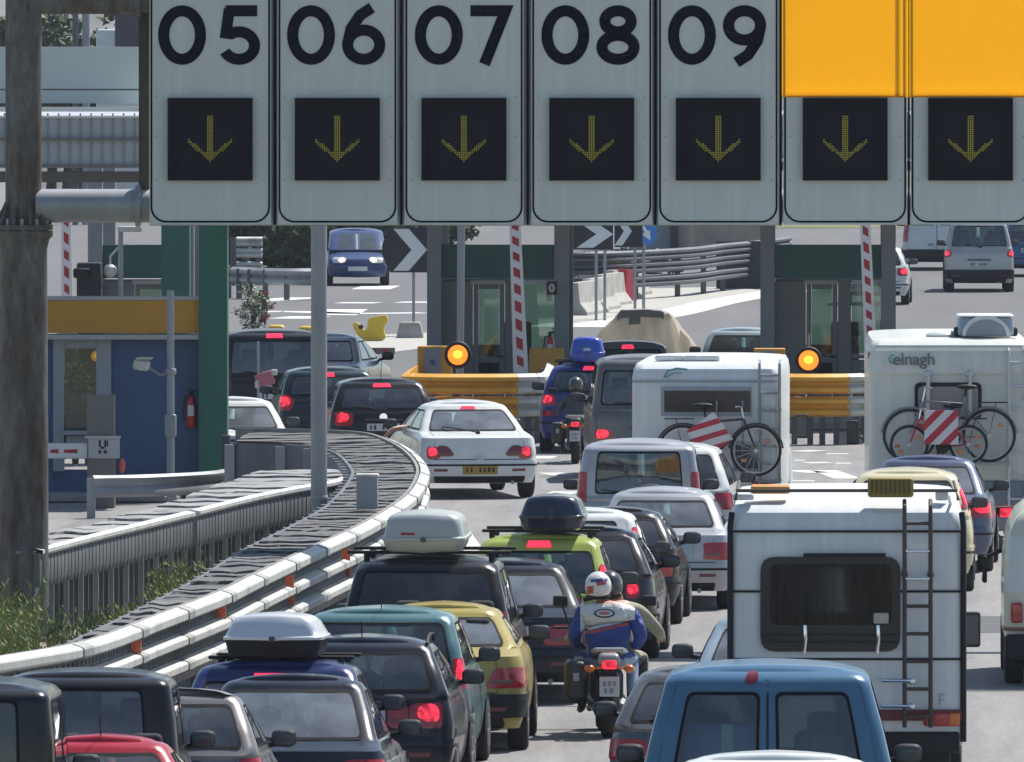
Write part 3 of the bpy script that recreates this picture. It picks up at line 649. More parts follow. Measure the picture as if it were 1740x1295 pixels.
def lane_sign(i):
    x0, x1 = gx(edges[i][0]), gx(edges[i][1]); wd = x1-x0; zb = gzz(381); zt = 8.0; h = zt-zb
    t = emptything('lane_sign', labels[i], 'lane sign', ((x0+x1)/2, YG-.36, zb), 0, 'lane signs on the gantry')
    b = MB(); ht = h if names[i] else gzz(158)-zb; o = [(-wd/2, 0), (wd/2, 0), (wd/2, ht), (-wd/2, ht)]; b.prism(o, -.02, .05)
    for rx in (-wd*.44, wd*.44):
        for rz in (.10, .52, 1.02, 1.48): b.lathe([(.011,-.026),(.011,-.018)], (rx,0,rz), 'y', 8, 1)
    b.build('board', [M_board, M_steel], t, smooth=False)
    b = MB()
    if names[i]: b.box((0,.10,h/2), (wd*.9,.09,h*.96))
    else:
        b.box((0,.10,ht*.5), (wd*.9,.09,ht*.94))
    b.build('sign_frame', M_steel, t)
    iw = wd/2-.022; r = .17; z0 = .035
    loop = [(iw, h-.04), (iw, z0+r)]+[(iw-r+r*math.cos(R(-a)), z0+r+r*math.sin(R(-a))) for a in range(15, 90, 15)]+[(iw-r, z0), (-iw+r, z0)]+[(-iw+r-r*math.sin(R(a)), z0+r-r*math.cos(R(a))) for a in range(15, 90, 15)]+[(-iw, z0+r), (-iw, h-.04)]
    b = MB(); ribbon(b, loop, .022, -.024, -.018); b.build('border', M_ink, t, smooth=False)
    if names[i]:
        hh = .675; z = gzz(109)-zb
        a_, wa = digit(names[i][0], 0, z, hh); c_, wc = digit(names[i][1], 0, z, hh); gap = .165 if i == 0 else .095; tot = .80*hh+gap+wc*1.03
        for ch, xx in ((names[i][0], -tot/2), (names[i][1], -tot/2+.80*hh+gap)):
            st, _ = digit(ch, xx, z, hh); b = MB()
            for k, q in enumerate(st): ribbon(b, q, hh*.19, -.028-.0006*k, -.018)
            b.build('numeral', M_ink, t, smooth=False)
    else:
        b = MB(); zz = gzz(165)-zb; b.add([(-wd/2-.015,-.035,zz),(wd/2+.015,-.035,zz),(wd/2+.015,-.035,h+.05),(-wd/2-.015,-.035,h+.05)], [(0,1,2,3)]); b.build('cover', M_orange, t)
    dz0, dz1 = gzz(306)-zb, gzz(166)-zb; cw = .49
    b = MB(); b.box((0,-.05,(dz0+dz1)/2), (2*cw,.075,dz1-dz0)); b.box((0,-.093,dz1-.03), (2*cw,.03,.06))
    for sx in (-1,1): b.box((sx*(cw-.03),-.092,(dz0+dz1)/2-.03), (.06,.026,dz1-dz0-.06))
    d = b.build('display', M_disp, t)
    b = MB(); b.box((0,-.0875,(dz0+dz1)/2-.02), (cw*1.36,.006,(dz1-dz0)*.74)); b.build('screen', M_disp2, d)
    b = MB(); sp = .0245; zc = gzz(196)-zb; zt_ = gzz(273)-zb
    for i_ in range(-12, 13):
        for k in range(0, 24):
            x = (i_+.0)*sp; z = zt_+k*sp; a = abs(x)
            if (a <= 1.1*sp and z <= zc and z > zt_+a*.9) or (a <= .262 and a*.80 <= z-zt_ <= a*.80+.062): b.box((x, -.0925, z), (.0165, .006, .0165))
    b.build('arrow', M_led, d, smooth=False)
for i in range(7): lane_sign(i)

# ---------------------------------------------------------------- guard rails
M_white = mat('white painted rail', (.30,.31,.29), .6, col2=(.54,.55,.51), scale=1.6, bump=.15, bscale=9, thr=(.28,.46))
mul_noise(M_white, 6, (1,1,.6), .82, 1.04)
M_whited = mat('grimy rail recess', (.22,.22,.21), .8, var=.3, scale=6)
M_galv = mat('dull galvanised steel', (.30,.315,.33), .55, metal=.25, var=.22, scale=1.5, stretch=(1,1,.3))
M_galvd = mat('dark weathered steel', (.10,.11,.12), .7, var=.35, scale=2, stretch=(1,1,.25))
M_ridge = mat('dark ridged cover', (.13,.13,.13), .8, col2=(.06,.06,.065), scale=1.2, bump=.3, bscale=8)
M_refl = mat('orange reflector', (.75,.11,.02), .35, coat=.4)
def pathpx(pix, h, n=10): return catmull([Vector(at(x, y, h)[:2]) for x, y in pix], n)
H1 = 1.2
P1 = pathpx([(-90,1128),(20,1112),(150,1088),(270,1044),(370,1006),(430,977),(530,930),(620,888),(690,843),(713,808),(711,786),(690,763),(660,746),(625,735),(560,730),(470,728),(400,728)], H1)
Q1 = pathpx([(-90,1118),(85,1094),(150,1070),(270,1012),(345,972),(420,926),(500,886),(562,850),(600,806),(598,786),(572,762),(530,752),(470,748),(400,746)], H1)
def beam(o, z, hh, d): return [(o, z-hh/2), (o+d*.92, z-hh*.30), (o+d, z-hh*.22), (o+d, z+hh*.16), (o+d*.9, z+hh*.27), (o, z+hh/2)]
def xat(path, Y):
    """x of a barrier edge at a distance Y"""
    best = None
    for a, b in zip(path, path[1:]):
        if min(a.y, b.y) <= Y <= max(a.y, b.y) and abs(b.y-a.y) > 1e-6: return a.x+(b.x-a.x)*(Y-a.y)/(b.y-a.y)
    e = min((path[0], path[-1]), key=lambda p: abs(p.y-Y)); return e.x
def deck(name, A, B, z, amp, step, m, parent, along=8):
    """cross slats over the two faces of a barrier, drawn as one stepped sheet"""
    Y0 = min(p.y for p in A); Y1 = max(max(p.y for p in A), max(p.y for p in B)); vs = []; K = along+1; rnd = random.Random(3); rows = []; y = Y0
    while y < Y1:
        p = step*rnd.uniform(.8, 1.25); h = amp*rnd.uniform(.5, 1.15); rows += [(y, 0), (y, h), (y+p*rnd.uniform(.5,.68), h*rnd.uniform(.9,1.1)), (y+p*.7, 0)]; y += p
    rows.append((Y1, 0))
    for y, h in rows:
        y = min(y, Y1); xr, xl = xat(A, y), xat(B, y)
        for k in range(K): vs.append((xl+(xr-xl)*k/along, y+.10*math.sin(k*.9+y*1.7)+rnd.uniform(-.03,.03), z+h*(.95+.18*math.sin(k*1.3+y*2.3))))
    mb = MB(); mb.add(vs, [(j*K+k, j*K+k+1, (j+1)*K+k+1, (j+1)*K+k) for j in range(len(rows)-1) for k in range(along)]); return mb.build(name, m, parent, smooth=False, fix=False)
g = emptything('crash_barrier', 'white three-rail crash barrier with orange reflectors that curves past the white saloon', 'crash barrier', (0,0,0))
for z in (1.12, .86, .60):
    b = MB(); hh = .165 if z > 1 else .145; sweep(b, P1, beam(.0, z, hh, .12)); nj = int(plen(P1)/3.8); rp = resample(P1, nj*16+1)
    for k in range(1, nj): sweep(b, rp[k*16:k*16+3], beam(.008, z, hh+.012, .122), 1)
    b.build('rail', [M_white, mat('grey rail joint', (.30,.31,.30), .65, var=.25, scale=4)], g, ang=24)
b = MB(); sweep(b, P1, [(-.02,.42),(-.02,1.2),(-.06,1.2),(-.06,.42)], closed=True); rp = resample(P1, 330)
for i, p in enumerate(rp[:-1]):
    d = (rp[i+1]-p).normalized(); nr = Vector((d.y,-d.x))
    for z in (.99,.73): b.add([(p.x+nr.x*-.018+d.x*q*.06, p.y+nr.y*-.018+d.y*q*.06, z+e*.025) for q, e in ((-1,-1),(1,-1),(1,1),(-1,1))], [(0,1,2,3)], 1)
b.build('back_plate', [M_whited, M_mark], g, smooth=False, fix=False)
deck('spacer_deck', P1, Q1, 1.13, .04, .85, M_ridge, g)
b = MB(); sweep(b, Q1, [(0,.62),(.0,1.15),(-.05,1.15),(-.05,.62)], closed=True); b.build('rear_plate', M_galvd, g)
for p in resample(Q1, 62):
    b = MB(); b.box((p.x-.08, p.y-.05, .56), (.14,.10,1.12)); b.build('post', M_galv, g)
for p in resample(P1, 30):
    b = MB(); b.box((p.x-.14, p.y+.05, .55), (.12,.14,1.1)); b.build('post', M_galvd, g)
for px, py in ((232,1098),(376,1040),(492,988),(588,942),(682,880),(377,1072),(492,1018),(588,970),(236,1130)):
    h = .99 if py in (1098,1040,988,942,880) else .73
    p = at(px, py, h); b = MB(); j = min(P1, key=lambda q: abs(q.x-p.x)+abs(q.y-p.y)*.2); b.prism([(-.05,-.045),(.05,-.075),(.05,.075),(-.05,.045)], -.02, .02)
    o = b.build('reflector', M_refl, g, smooth=False); o.location = (p.x, p.y-.05, h)
H2 = 1.05
P2 = pathpx([(60,938),(160,912),(300,878),(420,848),(500,832),(560,822),(580,815)], H2)
Q2 = pathpx([(20,945),(40,925),(60,912),(160,889),(300,850),(390,818),(440,802),(520,797),(576,806)], H2)
g = emptything('crash_barrier', 'grey double crash barrier with ribbed face behind the white barrier', 'crash barrier', (0,0,0))
deck('spacer_deck', P2, Q2, H2-.02, .035, 1.3, mat('grey ridged cover', (.30,.30,.295), .7, col2=(.17,.17,.17), scale=1.5), g)
b = MB(); sweep(b, P2, [(.03,.62),(.06,.70),(.06,.95),(.03,1.04),(-.02,1.04),(-.02,.62)], closed=True)
for i, p in enumerate(resample(P2, 90)): b.box((p.x+.055, p.y-.03, .83), (.018,.03,.40), 1)
b.build('rail', [mat('tarnished steel', (.115,.125,.13), .65, var=.3, scale=1.5, stretch=(1,1,.3)), mat('rail rib', (.20,.21,.215), .65, var=.4, scale=3)], g)
b = MB(); sweep(b, P2, [(.065,1.0),(.09,1.03),(.09,1.07),(.0,1.09)]); b.build('top_edge', mat('pale worn steel', (.55,.55,.53), .6, var=.2, scale=4), g)
b = MB(); sweep(b, P2, [(-.04,.02),(-.04,.62)]); b.build('skirt', M_galvd, g)
for i, p in enumerate(resample(P2, 64)):
    b = MB(); rr = random.Random(i); b.box((p.x+.02, p.y-.03, .33), (.05,.07,.62)); b.build('post', M_galvd if i % 3 else M_galv, g)
P3 = pathpx([(158,808),(260,806),(372,799),(392,788),(440,793),(520,800),(570,812)], .62)
g = emptything('crash_barrier', 'low plain grey crash barrier in front of the blue booth', 'crash barrier', (0,0,0))
b = MB(); sweep(b, P3, [(0,.30),(.05,.34),(.05,.40),(.01,.46),(.05,.52),(.05,.58),(0,.62),(-.02,.62),(-.02,.30)], closed=True); b.build('rail', M_galv, g)
for p in resample(P3, 9):
    b = MB(); b.box((p.x-.03, p.y+.05, .29), (.12,.06,.58)); b.build('post', M_galv, g)

def booth_rail(label, xa, xb, white_end):
    """yellow and white buffer rails wrapped round the nose of a booth island"""
    s = 101.5; Y = F/s; X0, X1 = (xa-VX)/s, (xb-VX)/s; n = emptything('island_barrier', label, 'crash barrier', ((X0+X1)/2, Y, 0), 0, 'yellow buffer rails in front of the booths')
    wd = (X1-X0)/2
    pts = [Vector((-wd+.05, 7.)), Vector((-wd, 1.1)), Vector((-wd+.18, .28)), Vector((-wd+.6, .02)), Vector((0, -.03)), Vector((wd-.6, .02)), Vector((wd-.18, .28)), Vector((wd, 1.1)), Vector((wd-.05, 7.))]
    pts = catmull(pts, 6); M_y = mat('yellow rail paint', (.52,.24,.03), .6, col2=(.70,.34,.03), scale=3, thr=(.3,.5)); M_cr = mat('cream rail paint', (.42,.41,.35), .6, col2=(.60,.59,.52), scale=3)
    for z in (1.02, .64):
        for m, sel in ((M_y, lambda p: p.x < white_end), (M_cr, lambda p: p.x >= white_end-.06)):
            q = [p for p in pts if sel(p)]
            if len(q) < 2: continue
            b = MB(); sweep(b, q, [(0,z-.17),(.11,z-.13),(.11,z-.07),(.0,z-.015),(.0,z+.015),(.11,z+.06),(.11,z+.115),(0,z+.17),(-.02,z+.17),(-.02,z-.17)], closed=True); b.build('rail', m, n, ang=20)
    for p in pts[1::5]:
        b = MB(); b.box((p.x*.93, p.y+.12, .57), (.10,.12,1.14)); b.build('post', M_galvd, n)
    return n
booth_rail('yellow buffer rails with a white right end, left of the blue car', 690, 922, .72)
booth_rail('yellow buffer rails between the two white campers', 1300, 1478, .52)

# ---------------------------------------------------------------- toll booths
M_grey = mat('grey booth metal', (.22,.235,.245), .6, var=.06, scale=1.5)
M_greyd = mat('dark grey booth panel', (.15,.15,.145), .65, var=.08, scale=1.5)
M_green = mat('dark green fascia', (.018,.085,.07), .5, var=.08, scale=1.)
M_greenc = mat('green column paint', (.006,.105,.07), .5, var=.06, scale=1.)
M_ochre = mat('ochre panel', (.50,.25,.03), .6, var=.06, scale=2.)
M_blue = mat('blue booth wall', (.040,.085,.19), .6, var=.08, scale=1.)
M_beige = mat('beige trim', (.34,.31,.28), .6)
def extinguisher(label, p, m=None):
    o = emptything('fire_extinguisher', label, 'fire extinguisher', p); b = MB(); b.lathe([(.06,0),(.075,.03),(.075,.38),(.05,.45),(.025,.48)], n=16); b.build('cylinder', mat('red enamel', (.45,.015,.02), .3, coat=.5), o)
    b = MB(); b.box((0,-.076,.26), (.09,.01,.16)); b.build('label_plate', mat('pale label', (.6,.6,.58), .6), o)
    b = MB(); b.cyl((0,0,.47), (0,0,.54), .02); b.box((.02,0,.55), (.12,.03,.03)); b.tube([(0,-.02,.5),(-.09,-.05,.47),(-.11,-.05,.3),(-.10,-.04,.12)], .012); b.build('valve', M_black, o); return o
def amber_lamp(label, px, py, s, r=.17, post=True):
    Y = F/s; z = HC-(py-VY)/s; o = emptything('signal_lamp', label, 'signal lamp', ((px-VX)/s, Y, 0), 0, 'lit amber signal lamps at the booths')
    b = MB(); b.lathe([(r*1.3,-.10),(r*1.38,-.06),(r*1.38,.12),(r*.8,.2)], (0,0,z), 'y', 28); b.build('housing', M_black, o)
    b = MB(); prof = [(r*math.cos(R(a)), -.10-r*.45*math.sin(R(a))) for a in (0,15,30,50,70,88)]; b.lathe(prof, (0,0,z), 'y', 28); b.build('lens', mat('lit amber lens', (.9,.25,.02), .3, emit=(1,.20,.012), es=1.25), o)
    b = MB(); b.ell((0,-.10-r*.40,z+.01), (r*.45,r*.12,r*.4)); b.build('bulb', mat('lamp core', (1,.6,.1), .3, emit=(1,.55,.03), es=1.6), o)
    if post: b = MB(); b.cyl((0,.06,.12), (0,.06,z-.1), .035); b.cyl((0,.06,z+.15), (0.01,.06,z+.45), .02); b.build('post', M_galv, o)
    return o
M_boom = stripes('red and white boom paint', (.62,.62,.60), (.50,.02,.03), (1.2,0,1), 2.6, duty=.5)
M_boomw = mat('white boom paint', (.66,.66,.65), .5, var=.05)
def boom(label, px0, py0, px1, py1, s, w0, w1, cab=True):
    """barrier arm: white with a red broken stripe, standing raised"""
    Y = F/s; f = lambda px, py: Vector(((px-VX)/s, 0, HC-(py-VY)/s)); a = f(px0, py0); c = f(px1, py1)
    o = emptything('boom_barrier', label, 'boom barrier', (a.x, Y, a.z), 0, 'red and white boom barriers'); d = c-a; n = Vector((d.z, 0, -d.x)).normalized()
    b = MB(); b.add([tuple(n*-w0/2+Vector((0,-.02,0))), tuple(n*w0/2+Vector((0,-.02,0))), tuple(d+n*w1/2+Vector((0,-.02,0))), tuple(d-n*w1/2+Vector((0,-.02,0))), tuple(n*-w0/2+Vector((0,.04,0))), tuple(n*w0/2+Vector((0,.04,0))), tuple(d+n*w1/2+Vector((0,.04,0))), tuple(d-n*w1/2+Vector((0,.04,0)))], [(0,1,2,3),(4,7,6,5),(0,4,5,1),(1,5,6,2),(2,6,7,3),(3,7,4,0)])
    L = d.length; u = d/L; k = .12; rr = random.Random(int(px0))
    while k < L-.15:
        l = rr.uniform(.13,.2); q = w0*.22; sh = u*.06
        b.add([tuple(u*k-n*q+Vector((0,-.024,0))+sh), tuple(u*k+n*q+Vector((0,-.024,0))), tuple(u*(k+l)+n*q+Vector((0,-.024,0))), tuple(u*(k+l)-n*q+Vector((0,-.024,0))+sh)], [(0,1,2,3)], 1); k += l+.13
    b.build('arm', [M_boomw, mat('red boom stripe', (.36,.015,.03), .5)], o, smooth=False, fix=False)
    if cab:
        b = MB(); z1 = -.02; zb_ = -a.z+.16; b.rbox((0,.05,(z1+zb_)/2), (.34,.32,z1-zb_), .03); b.rbox((0,.05,z1+.01), (.40,.37,.04), .02); b.build('cabinet', M_grey, o)
    return o
def boom_cabinet(label, p, h, m=M_greyd, w=.34):
    o = emptything('barrier_cabinet', label, 'barrier cabinet', p); b = MB(); b.rbox((0,0,h/2), (w,.32,h), .03); b.build('housing', m, o)
    b = MB(); b.rbox((0,0,h+.02), (w+.05,.37,.04), .02); b.build('lid', M_grey, o)
    b = MB(); b.box((0,-.163,h*.5), (w*.7,.008,h*.6)); b.build('door', M_grey, o); return o
def booth(label, px0, px1, s, green=True, door_right=False):
    Y = F/s; W = (px1-px0)/s; t = emptything('toll_booth', label, 'toll booth', ((px0+px1)/2/s-VX/s, Y, .16), 0, 'grey toll booths with green fascias'); hw = W/2; D = 4.2; cw = .25
    for sx in (-1,1):
        for y in (0, D): b = MB(); b.box((sx*(hw-cw/2), y, 2.6), (cw, .28, 5.2)); b.build('column', M_grey, t, smooth=False)
    iw = hw-cw
    zf0, zf1 = HC-(473-VY)/s-.16, HC-(416-VY)/s-.16
    b = MB(); b.box((0,.10,(zf0+zf1)/2), (2*iw-.01,.16,zf1-zf0)); b.build('fascia', M_green, t)
    b = MB(); b.box((0,.06,zf1+.70), (2*iw-.01,.2,.14)); b.build('beam', M_greyd, t)
    b = MB(); b.box((0,D/2,zf0-.05), (2*iw-.04,D-.4,.06)); b.build('ceiling', M_greyd, t)
    x0, x1, x2, x3 = -iw, -iw+.56, -iw+1.12, -iw+1.36
    b = MB(); b.box(((x0+x1)/2,.1,zf0/2-.03), (x1-x0-.01,.10,zf0-.06)); b.build('wall_panel', M_greyd, t)
    d = MB(); zt = zf0-.10
    d.box((x1+.05,.1,zt/2), (.09,.09,zt)); d.box((x2-.05,.1,zt/2), (.09,.09,zt)); d.box(((x1+x2)/2,.1,zt-.05), (x2-x1-.2,.088,.09)); d.box(((x1+x2)/2,.1,.35), (x2-x1-.2,.088,.68)); d.box(((x1+x2)/2,.1,.92), (x2-x1-.2,.088,.10))
    dr = d.build('door', M_greyd, t); b = MB(); b.box(((x1+x2)/2,.1,(zt+.9)/2), (x2-x1-.2,.02,zt-1.0)); b.build('pane', M_clear, dr)
    b = MB(); b.cyl((x2-.12,.0,.98), (x2-.02,.0,.98), .02); b.cyl((x2-.05,.05,.98), (x2-.05,0,.98), .012); b.build('handle', M_black, dr)
    b = MB(); b.box(((x1+x2)/2-.02,.03,zt+.03), (x2-x1+.04,.07,.07)); b.build('door_header', M_beige, t)
    b = MB(); b.box(((x2+x3)/2,.1,zf0/2), (x3-x2-.01,.10,zf0-.04)); b.build('mullion', M_greyd, t)
    b = MB(); b.box(((x3+iw)/2,.11,.46), (iw-x3-.01,.10,.92)); b.box(((x3+iw)/2,.10,.98), (iw-x3-.01,.14,.07)); b.build('sill_panel', M_greyd, t)
    b = MB(); b.box(((x3+iw)/2,.1,(zf0+1.0)/2), (iw-x3-.01,.02,zf0-1.06)); b.build('window', M_clear, t)
    b = MB(); b.box(((x3+iw)/2,.04,zf0-.07), (iw-x3-.01,.05,.08)); b.build('window_header', mat('pale blind box', (.42,.42,.40), .6), t)
    for sx in (-1,1): b = MB(); b.box((sx*(iw-.03), 2.1, .5), (.05, 3.4, 1.0)); b.build('side_wall', M_greyd, t)
    b = MB(); b.rbox((0,1.4,.9), (1.1,.5,.5), .05); b.rbox((.3,1.9,1.15), (.5,.12,.8), .05); b.build('desk', M_int, t)
    return t
island = lambda px0, px1, s, label: None
for px0, px1 in ((722,970),(1288,1524)):
    s = 96; a, c = (px0-VX)/s, (px1-VX)/s; b = MB(); b.rbox(((a+c)/2, F/s+2.2, .08), (c-a+.7, 15, .16), .3, rz=.03); tag(b.build('island', M_kerb), kind='structure')
booth('grey toll booth with green fascia, left of the bright blue roof box', 726, 966, 96)
booth('grey toll booth with green fascia, behind the amber lamp between the campers', 1292, 1522, 96)
def cabinet(label, px0, px1, py0, py1, s, m, face=None, z0=.16):
    x0, x1 = (px0-VX)/s, (px1-VX)/s; zt = HC-(py0-VY)/s; zb = z0; o = emptything('ticket_cabinet', label, 'ticket machine', ((x0+x1)/2, F/s, zb))
    b = MB(); b.rbox((0,0,(zt-zb)/2), (x1-x0,.45,zt-zb), .02, rz=.015); b.build('housing', m, o)
    if face:
        f0, f1 = (face[0]-VX)/s-(x0+x1)/2, (face[1]-VX)/s-(x0+x1)/2; b = MB(); b.box(((f0+f1)/2,-.24,(zt-zb)*.52), (f1-f0,.03,(zt-zb)*.9)); p = b.build('panel', mat('blue grey panel', (.17,.20,.25), .5), o)
        b = MB(); b.box(((f0+f1)/2,-.258,(zt-zb)*.80), (.09,.01,.09)); b.build('symbol', mat('blue sticker', (.03,.06,.2), .5), p)
    return o
cabinet('ochre ticket machine with blue-grey panel beside the left booth column', 710, 768, 588, 645, 99, M_ochre, (722,750))
cabinet('plain ochre cabinet at the right foot of the left grey booth', 900, 958, 592, 640, 97.5, M_ochre)
cabinet('small ochre ticket machine above the roof of the camper with the ladder', 1281, 1334, 592, 640, 99, M_ochre, (1292,1316))
amber_lamp('lit amber signal lamp in front of the grey booth on the left', 778, 603, 99.5)
amber_lamp('lit amber signal lamp right of the camper with one bicycle', 1374, 612, 99.5)
boom('raised red and white barrier arm in front of the left grey booth', 885, 636, 873, 330, 98, .26, .18)
boom('raised red and white barrier arm left of the camper lettered in grey', 1481, 640, 1468, 330, 98, .22, .17)
b = MB(); s = 99; o = emptything('lamp_post', 'thin grey post rising behind the amber lamp at the left booth', 'post', ((782-VX)/s, F/s+.3, .16)); b.cyl((-.02,0,0), (.01,0,3.4), .06, .07); b.build('pole', M_pole, o); b = MB(); b.rbox((0,0,3.42), (.14,.14,.10), .03); b.build('cap', M_pole, o)
s = 96.5
extinguisher('dark red fire extinguisher on the right column of the left grey booth', ((935-VX)/s, F/s-.12, 1.05))
o = emptything('plaque', 'small dark plaque with a white 0 on the booth column', 'plaque', ((938-VX)/96, F/96-.165, HC-(489-VY)/96)); b = MB(); b.box((0,0,0), (.19,.03,.24)); b.build('board', mat('dark maroon board', (.05,.015,.02), .5), o)
b = MB(); ribbon(b, arc(0,0,.035,.06,0,360,24), .035, -.022, -.012); b.build('numeral', mat('pale lettering', (.6,.6,.6), .5), o)

# the blue booth on the left
s = 114.; YB = F/s; bx = lambda px: (px-VX)/s; bz = lambda py: HC-(py-VY)/s
t = emptything('toll_booth', 'blue toll booth with an ochre roof band, beside the thick green column', 'toll booth', (bx(210), YB, 0)); ox = bx(210)
xl, xr = bx(20)-ox, bx(343)-ox; d0, d1 = bx(92)-ox, bx(188)-ox; zt = bz(572); zb = 0.12
b = MB(); b.box(((d1+xr)/2, .1, (zb+zt)/2), (xr-d1, .16, zt-zb)); b.box(((xl+d0)/2, .1, (zb+zt)/2), (d0-xl, .16, zt-zb)); b.box(((d0+d1)/2,.1,.28), (d1-d0-.01,.15,.32)); b.build('wall', M_blue, t, smooth=False)
b = MB(); b.box(((xl+xr)/2, 0, (bz(510)+zt)/2+.03), (xr-xl+.1, .5, bz(510)-zt-.06)); b.build('roof_band', mat('ochre roof band', (.46,.22,.012), .55, var=.05, scale=1.), t)
b = MB(); b.box(((xl+xr)/2, -.06, zt+.0), (xr-xl+.12, .5, .07)); b.box(((xl+xr)/2, -.0, bz(510)+.03), (xr-xl+.12, .52, .05)); b.build('band_trim', mat('pale trim', (.36,.37,.37), .6), t)
b = MB(); b.box((d0+.07,0,(zt+.4)/2), (.16,.14,zt-.44)); b.box((d1-.10,0,(zt+.4)/2), (.22,.14,zt-.44)); b.box(((d0+d1)/2-.02,0,zt-.10), (d1-d0-.40,.13,.14)); b.box(((d0+d1)/2-.02,0,.80), (d1-d0-.40,.13,.3)); b.box(((d0+d1)/2-.02,-.1,1.0), (d1-d0-.30,.3,.06)); b.build('door_frame', mat('blue grey frame', (.27,.29,.32), .55), t)
b = MB(); b.box(((d0+d1)/2-.02,.02,1.72), (d1-d0-.36,.02,1.42)); b.build('pane', M_clear, t)
b = MB(); b.rbox(((d0+d1)/2-.1,.9,1.0), (.9,.5,.46), .05); b.build('desk', M_int, t)
b = MB(); b.box((xr-.05, 1.0, 1.3), (.1,1.6,2.3)); b.box((xl+.05, 1.0, 1.3), (.1,1.6,2.3)); b.build('side_wall', M_blue, t, smooth=False)
b = MB(); b.rbox(((bx(150)+bx(30))/2-.5, YB+1.0, .06), (4.9,5.,.12), .3, rz=.03); tag(b.build('island', M_kerb), kind='structure')
o = emptything('green_column', 'thick bright green column at the right corner of the blue booth', 'column', (bx(364), YB-.35, 0)); b = MB(); b.box((0,.22,2.6), (bx(388)-bx(340),.45,5.2)); b.build('shaft', M_greenc, o, smooth=False); b = MB(); b.box((0,.22,.05), (.56,.56,.1)); b.build('base', M_conc, o)
amber_lamp('lit amber signal lamp hanging by the door of the blue booth', 164, 605, 107.6, .085, False)
extinguisher('red fire extinguisher with a pale label on the blue booth', (bx(325), YB-.06, bz(727)))
o = emptything('camera_post', 'slim grey post with a security camera in front of the blue booth', 'camera post', (bx(299)-.0, YB-1.6, 0)); b = MB(); b.cyl((0,0,0), (0,0,3.15), .06, .055, 14); b.rbox((0,0,1.15), (.17,.15,.34), .03); b.lathe([(.07,1.9),(.085,1.92),(.085,1.98),(.07,2.0)], n=14); b.build('pole', M_pole, o)
b = MB(); b.tube([(-.03,0,1.93),(-.15,-.03,1.90),(-.28,-.05,1.98),(-.33,-.05,2.02)], .022); b.build('bracket', M_grey, o); b = MB(); b.rbox((-.42,-.12,2.05), (.24,.40,.16), .05, rot=Matrix.Rotation(R(8),3,'Y')); b.cyl((-.42,-.33,2.04), (-.42,-.30,2.04), .06); b.rbox((-.38,-.12,2.15), (.24,.44,.03), .02); b.build('camera', mat('pale camera case', (.5,.49,.45), .5), o)
o = emptything('boom_barrier', 'olive grey barrier cabinet with a lowered white arm in front of the blue booth', 'boom barrier', ((178-VX)/116-.05, F/116, 0)); s2 = 116.
BO = o
zt = HC-(671-VY)/s2; b = MB(); b.rbox((0,0,zt/2), (.40,.34,zt), .02); b.build('housing', mat('olive grey metal', (.15,.15,.13), .6, var=.1), o)
b = MB(); b.rbox((.05,-.19,HC-(760-VY)/s2), (.46,.05,.32), .04, rot=None)
for x, z, w_, h_ in ((-.06,.06,.03,.1),(.02,.06,.03,.1),(-.02,.0,.06,.03),(-.06,-.06,.04,.05),(.02,-.06,.05,.05),(.05,.06,.02,.08)): b.box((.05+x,-.218,HC-(760-VY)/s2+z), (w_,.006,h_), 1)
b.build('sign_plate', [mat('pale plate', (.42,.43,.44), .5), M_mark], o); b = MB(); b.box((.03,-.19,HC-(742-VY)/s2), (.52,.14,.03)); b.build('hood', M_white, o)
b = MB(); b.ell((.30,0,.62), (.05,.05,.11)); b.build('knob', mat('pink red knob', (.7,.12,.08), .4), o)
b = MB(); zz = HC-(766-VY)/s2; b.rbox((-1.78,-.1,zz), (3.2,.06,.23), .03, rot=None)
for x0, x1 in ((-.36,-.16),(-.56,-.44),(-.9,-.72),(-1.3,-1.1),(-1.7,-1.5)): b.add([(x0-.18,-.133,zz-.025),(x1-.18,-.133,zz-.035),(x1-.18,-.133,zz+.03),(x0-.18,-.133,zz+.02)], [(0,1,2,3)], 1)
b.build('arm', [M_boomw, mat('red boom stripe', (.36,.015,.03), .5)], o, smooth=False)
# further booth, arm and machines seen over the blue booth's roof
booth('grey toll booth with green fascia above the roof of the blue booth', 150, 330, 97)
o = emptything('green_column', 'dark green column behind the blue booth roof', 'column', ((299-VX)/99, F/99, 0)); b = MB(); b.box((0,0,2.6), (.48,.45,5.2)); b.build('shaft', mat('shaded green paint', (.012,.10,.08), .5), o, smooth=False); b = MB(); b.box((0,0,.05), (.6,.6,.1)); b.build('base', M_conc, o)
boom('raised red and white barrier arm behind the blue booth roof', 114, 540, 112, 330, 99, .19, .16, True)
o = emptything('ticket_cabinet', 'dark ticket machine showing over the roof of the blue booth', 'ticket machine', ((152-VX)/98, F/98, 0)); b = MB(); b.rbox((0,0,1.45), (.42,.45,2.9), .04); b.build('housing', M_int, o); b = MB(); b.rbox((-.12,-.1,2.72), (.3,.4,.18), .05); b.build('screen_hood', M_black, o)
o = emptything('lamp_post', 'short white lamp post over the roof of the blue booth', 'post', ((205-VX)/98, F/98, 0)); b = MB(); b.cyl((0,0,0), (0,0,3.45), .045); b.build('pole', M_pole, o); b = MB(); b.rbox((.16,-.02,3.48), (.42,.16,.10), .03); b.build('lamp_head', M_white, o); b = MB(); b.ell((-.18,0,2.75), (.12,.12,.12)); b.tube([(0,0,3.2),(-.18,0,3.0),(-.18,0,2.85)], .02); b.build('globe', M_white, o)

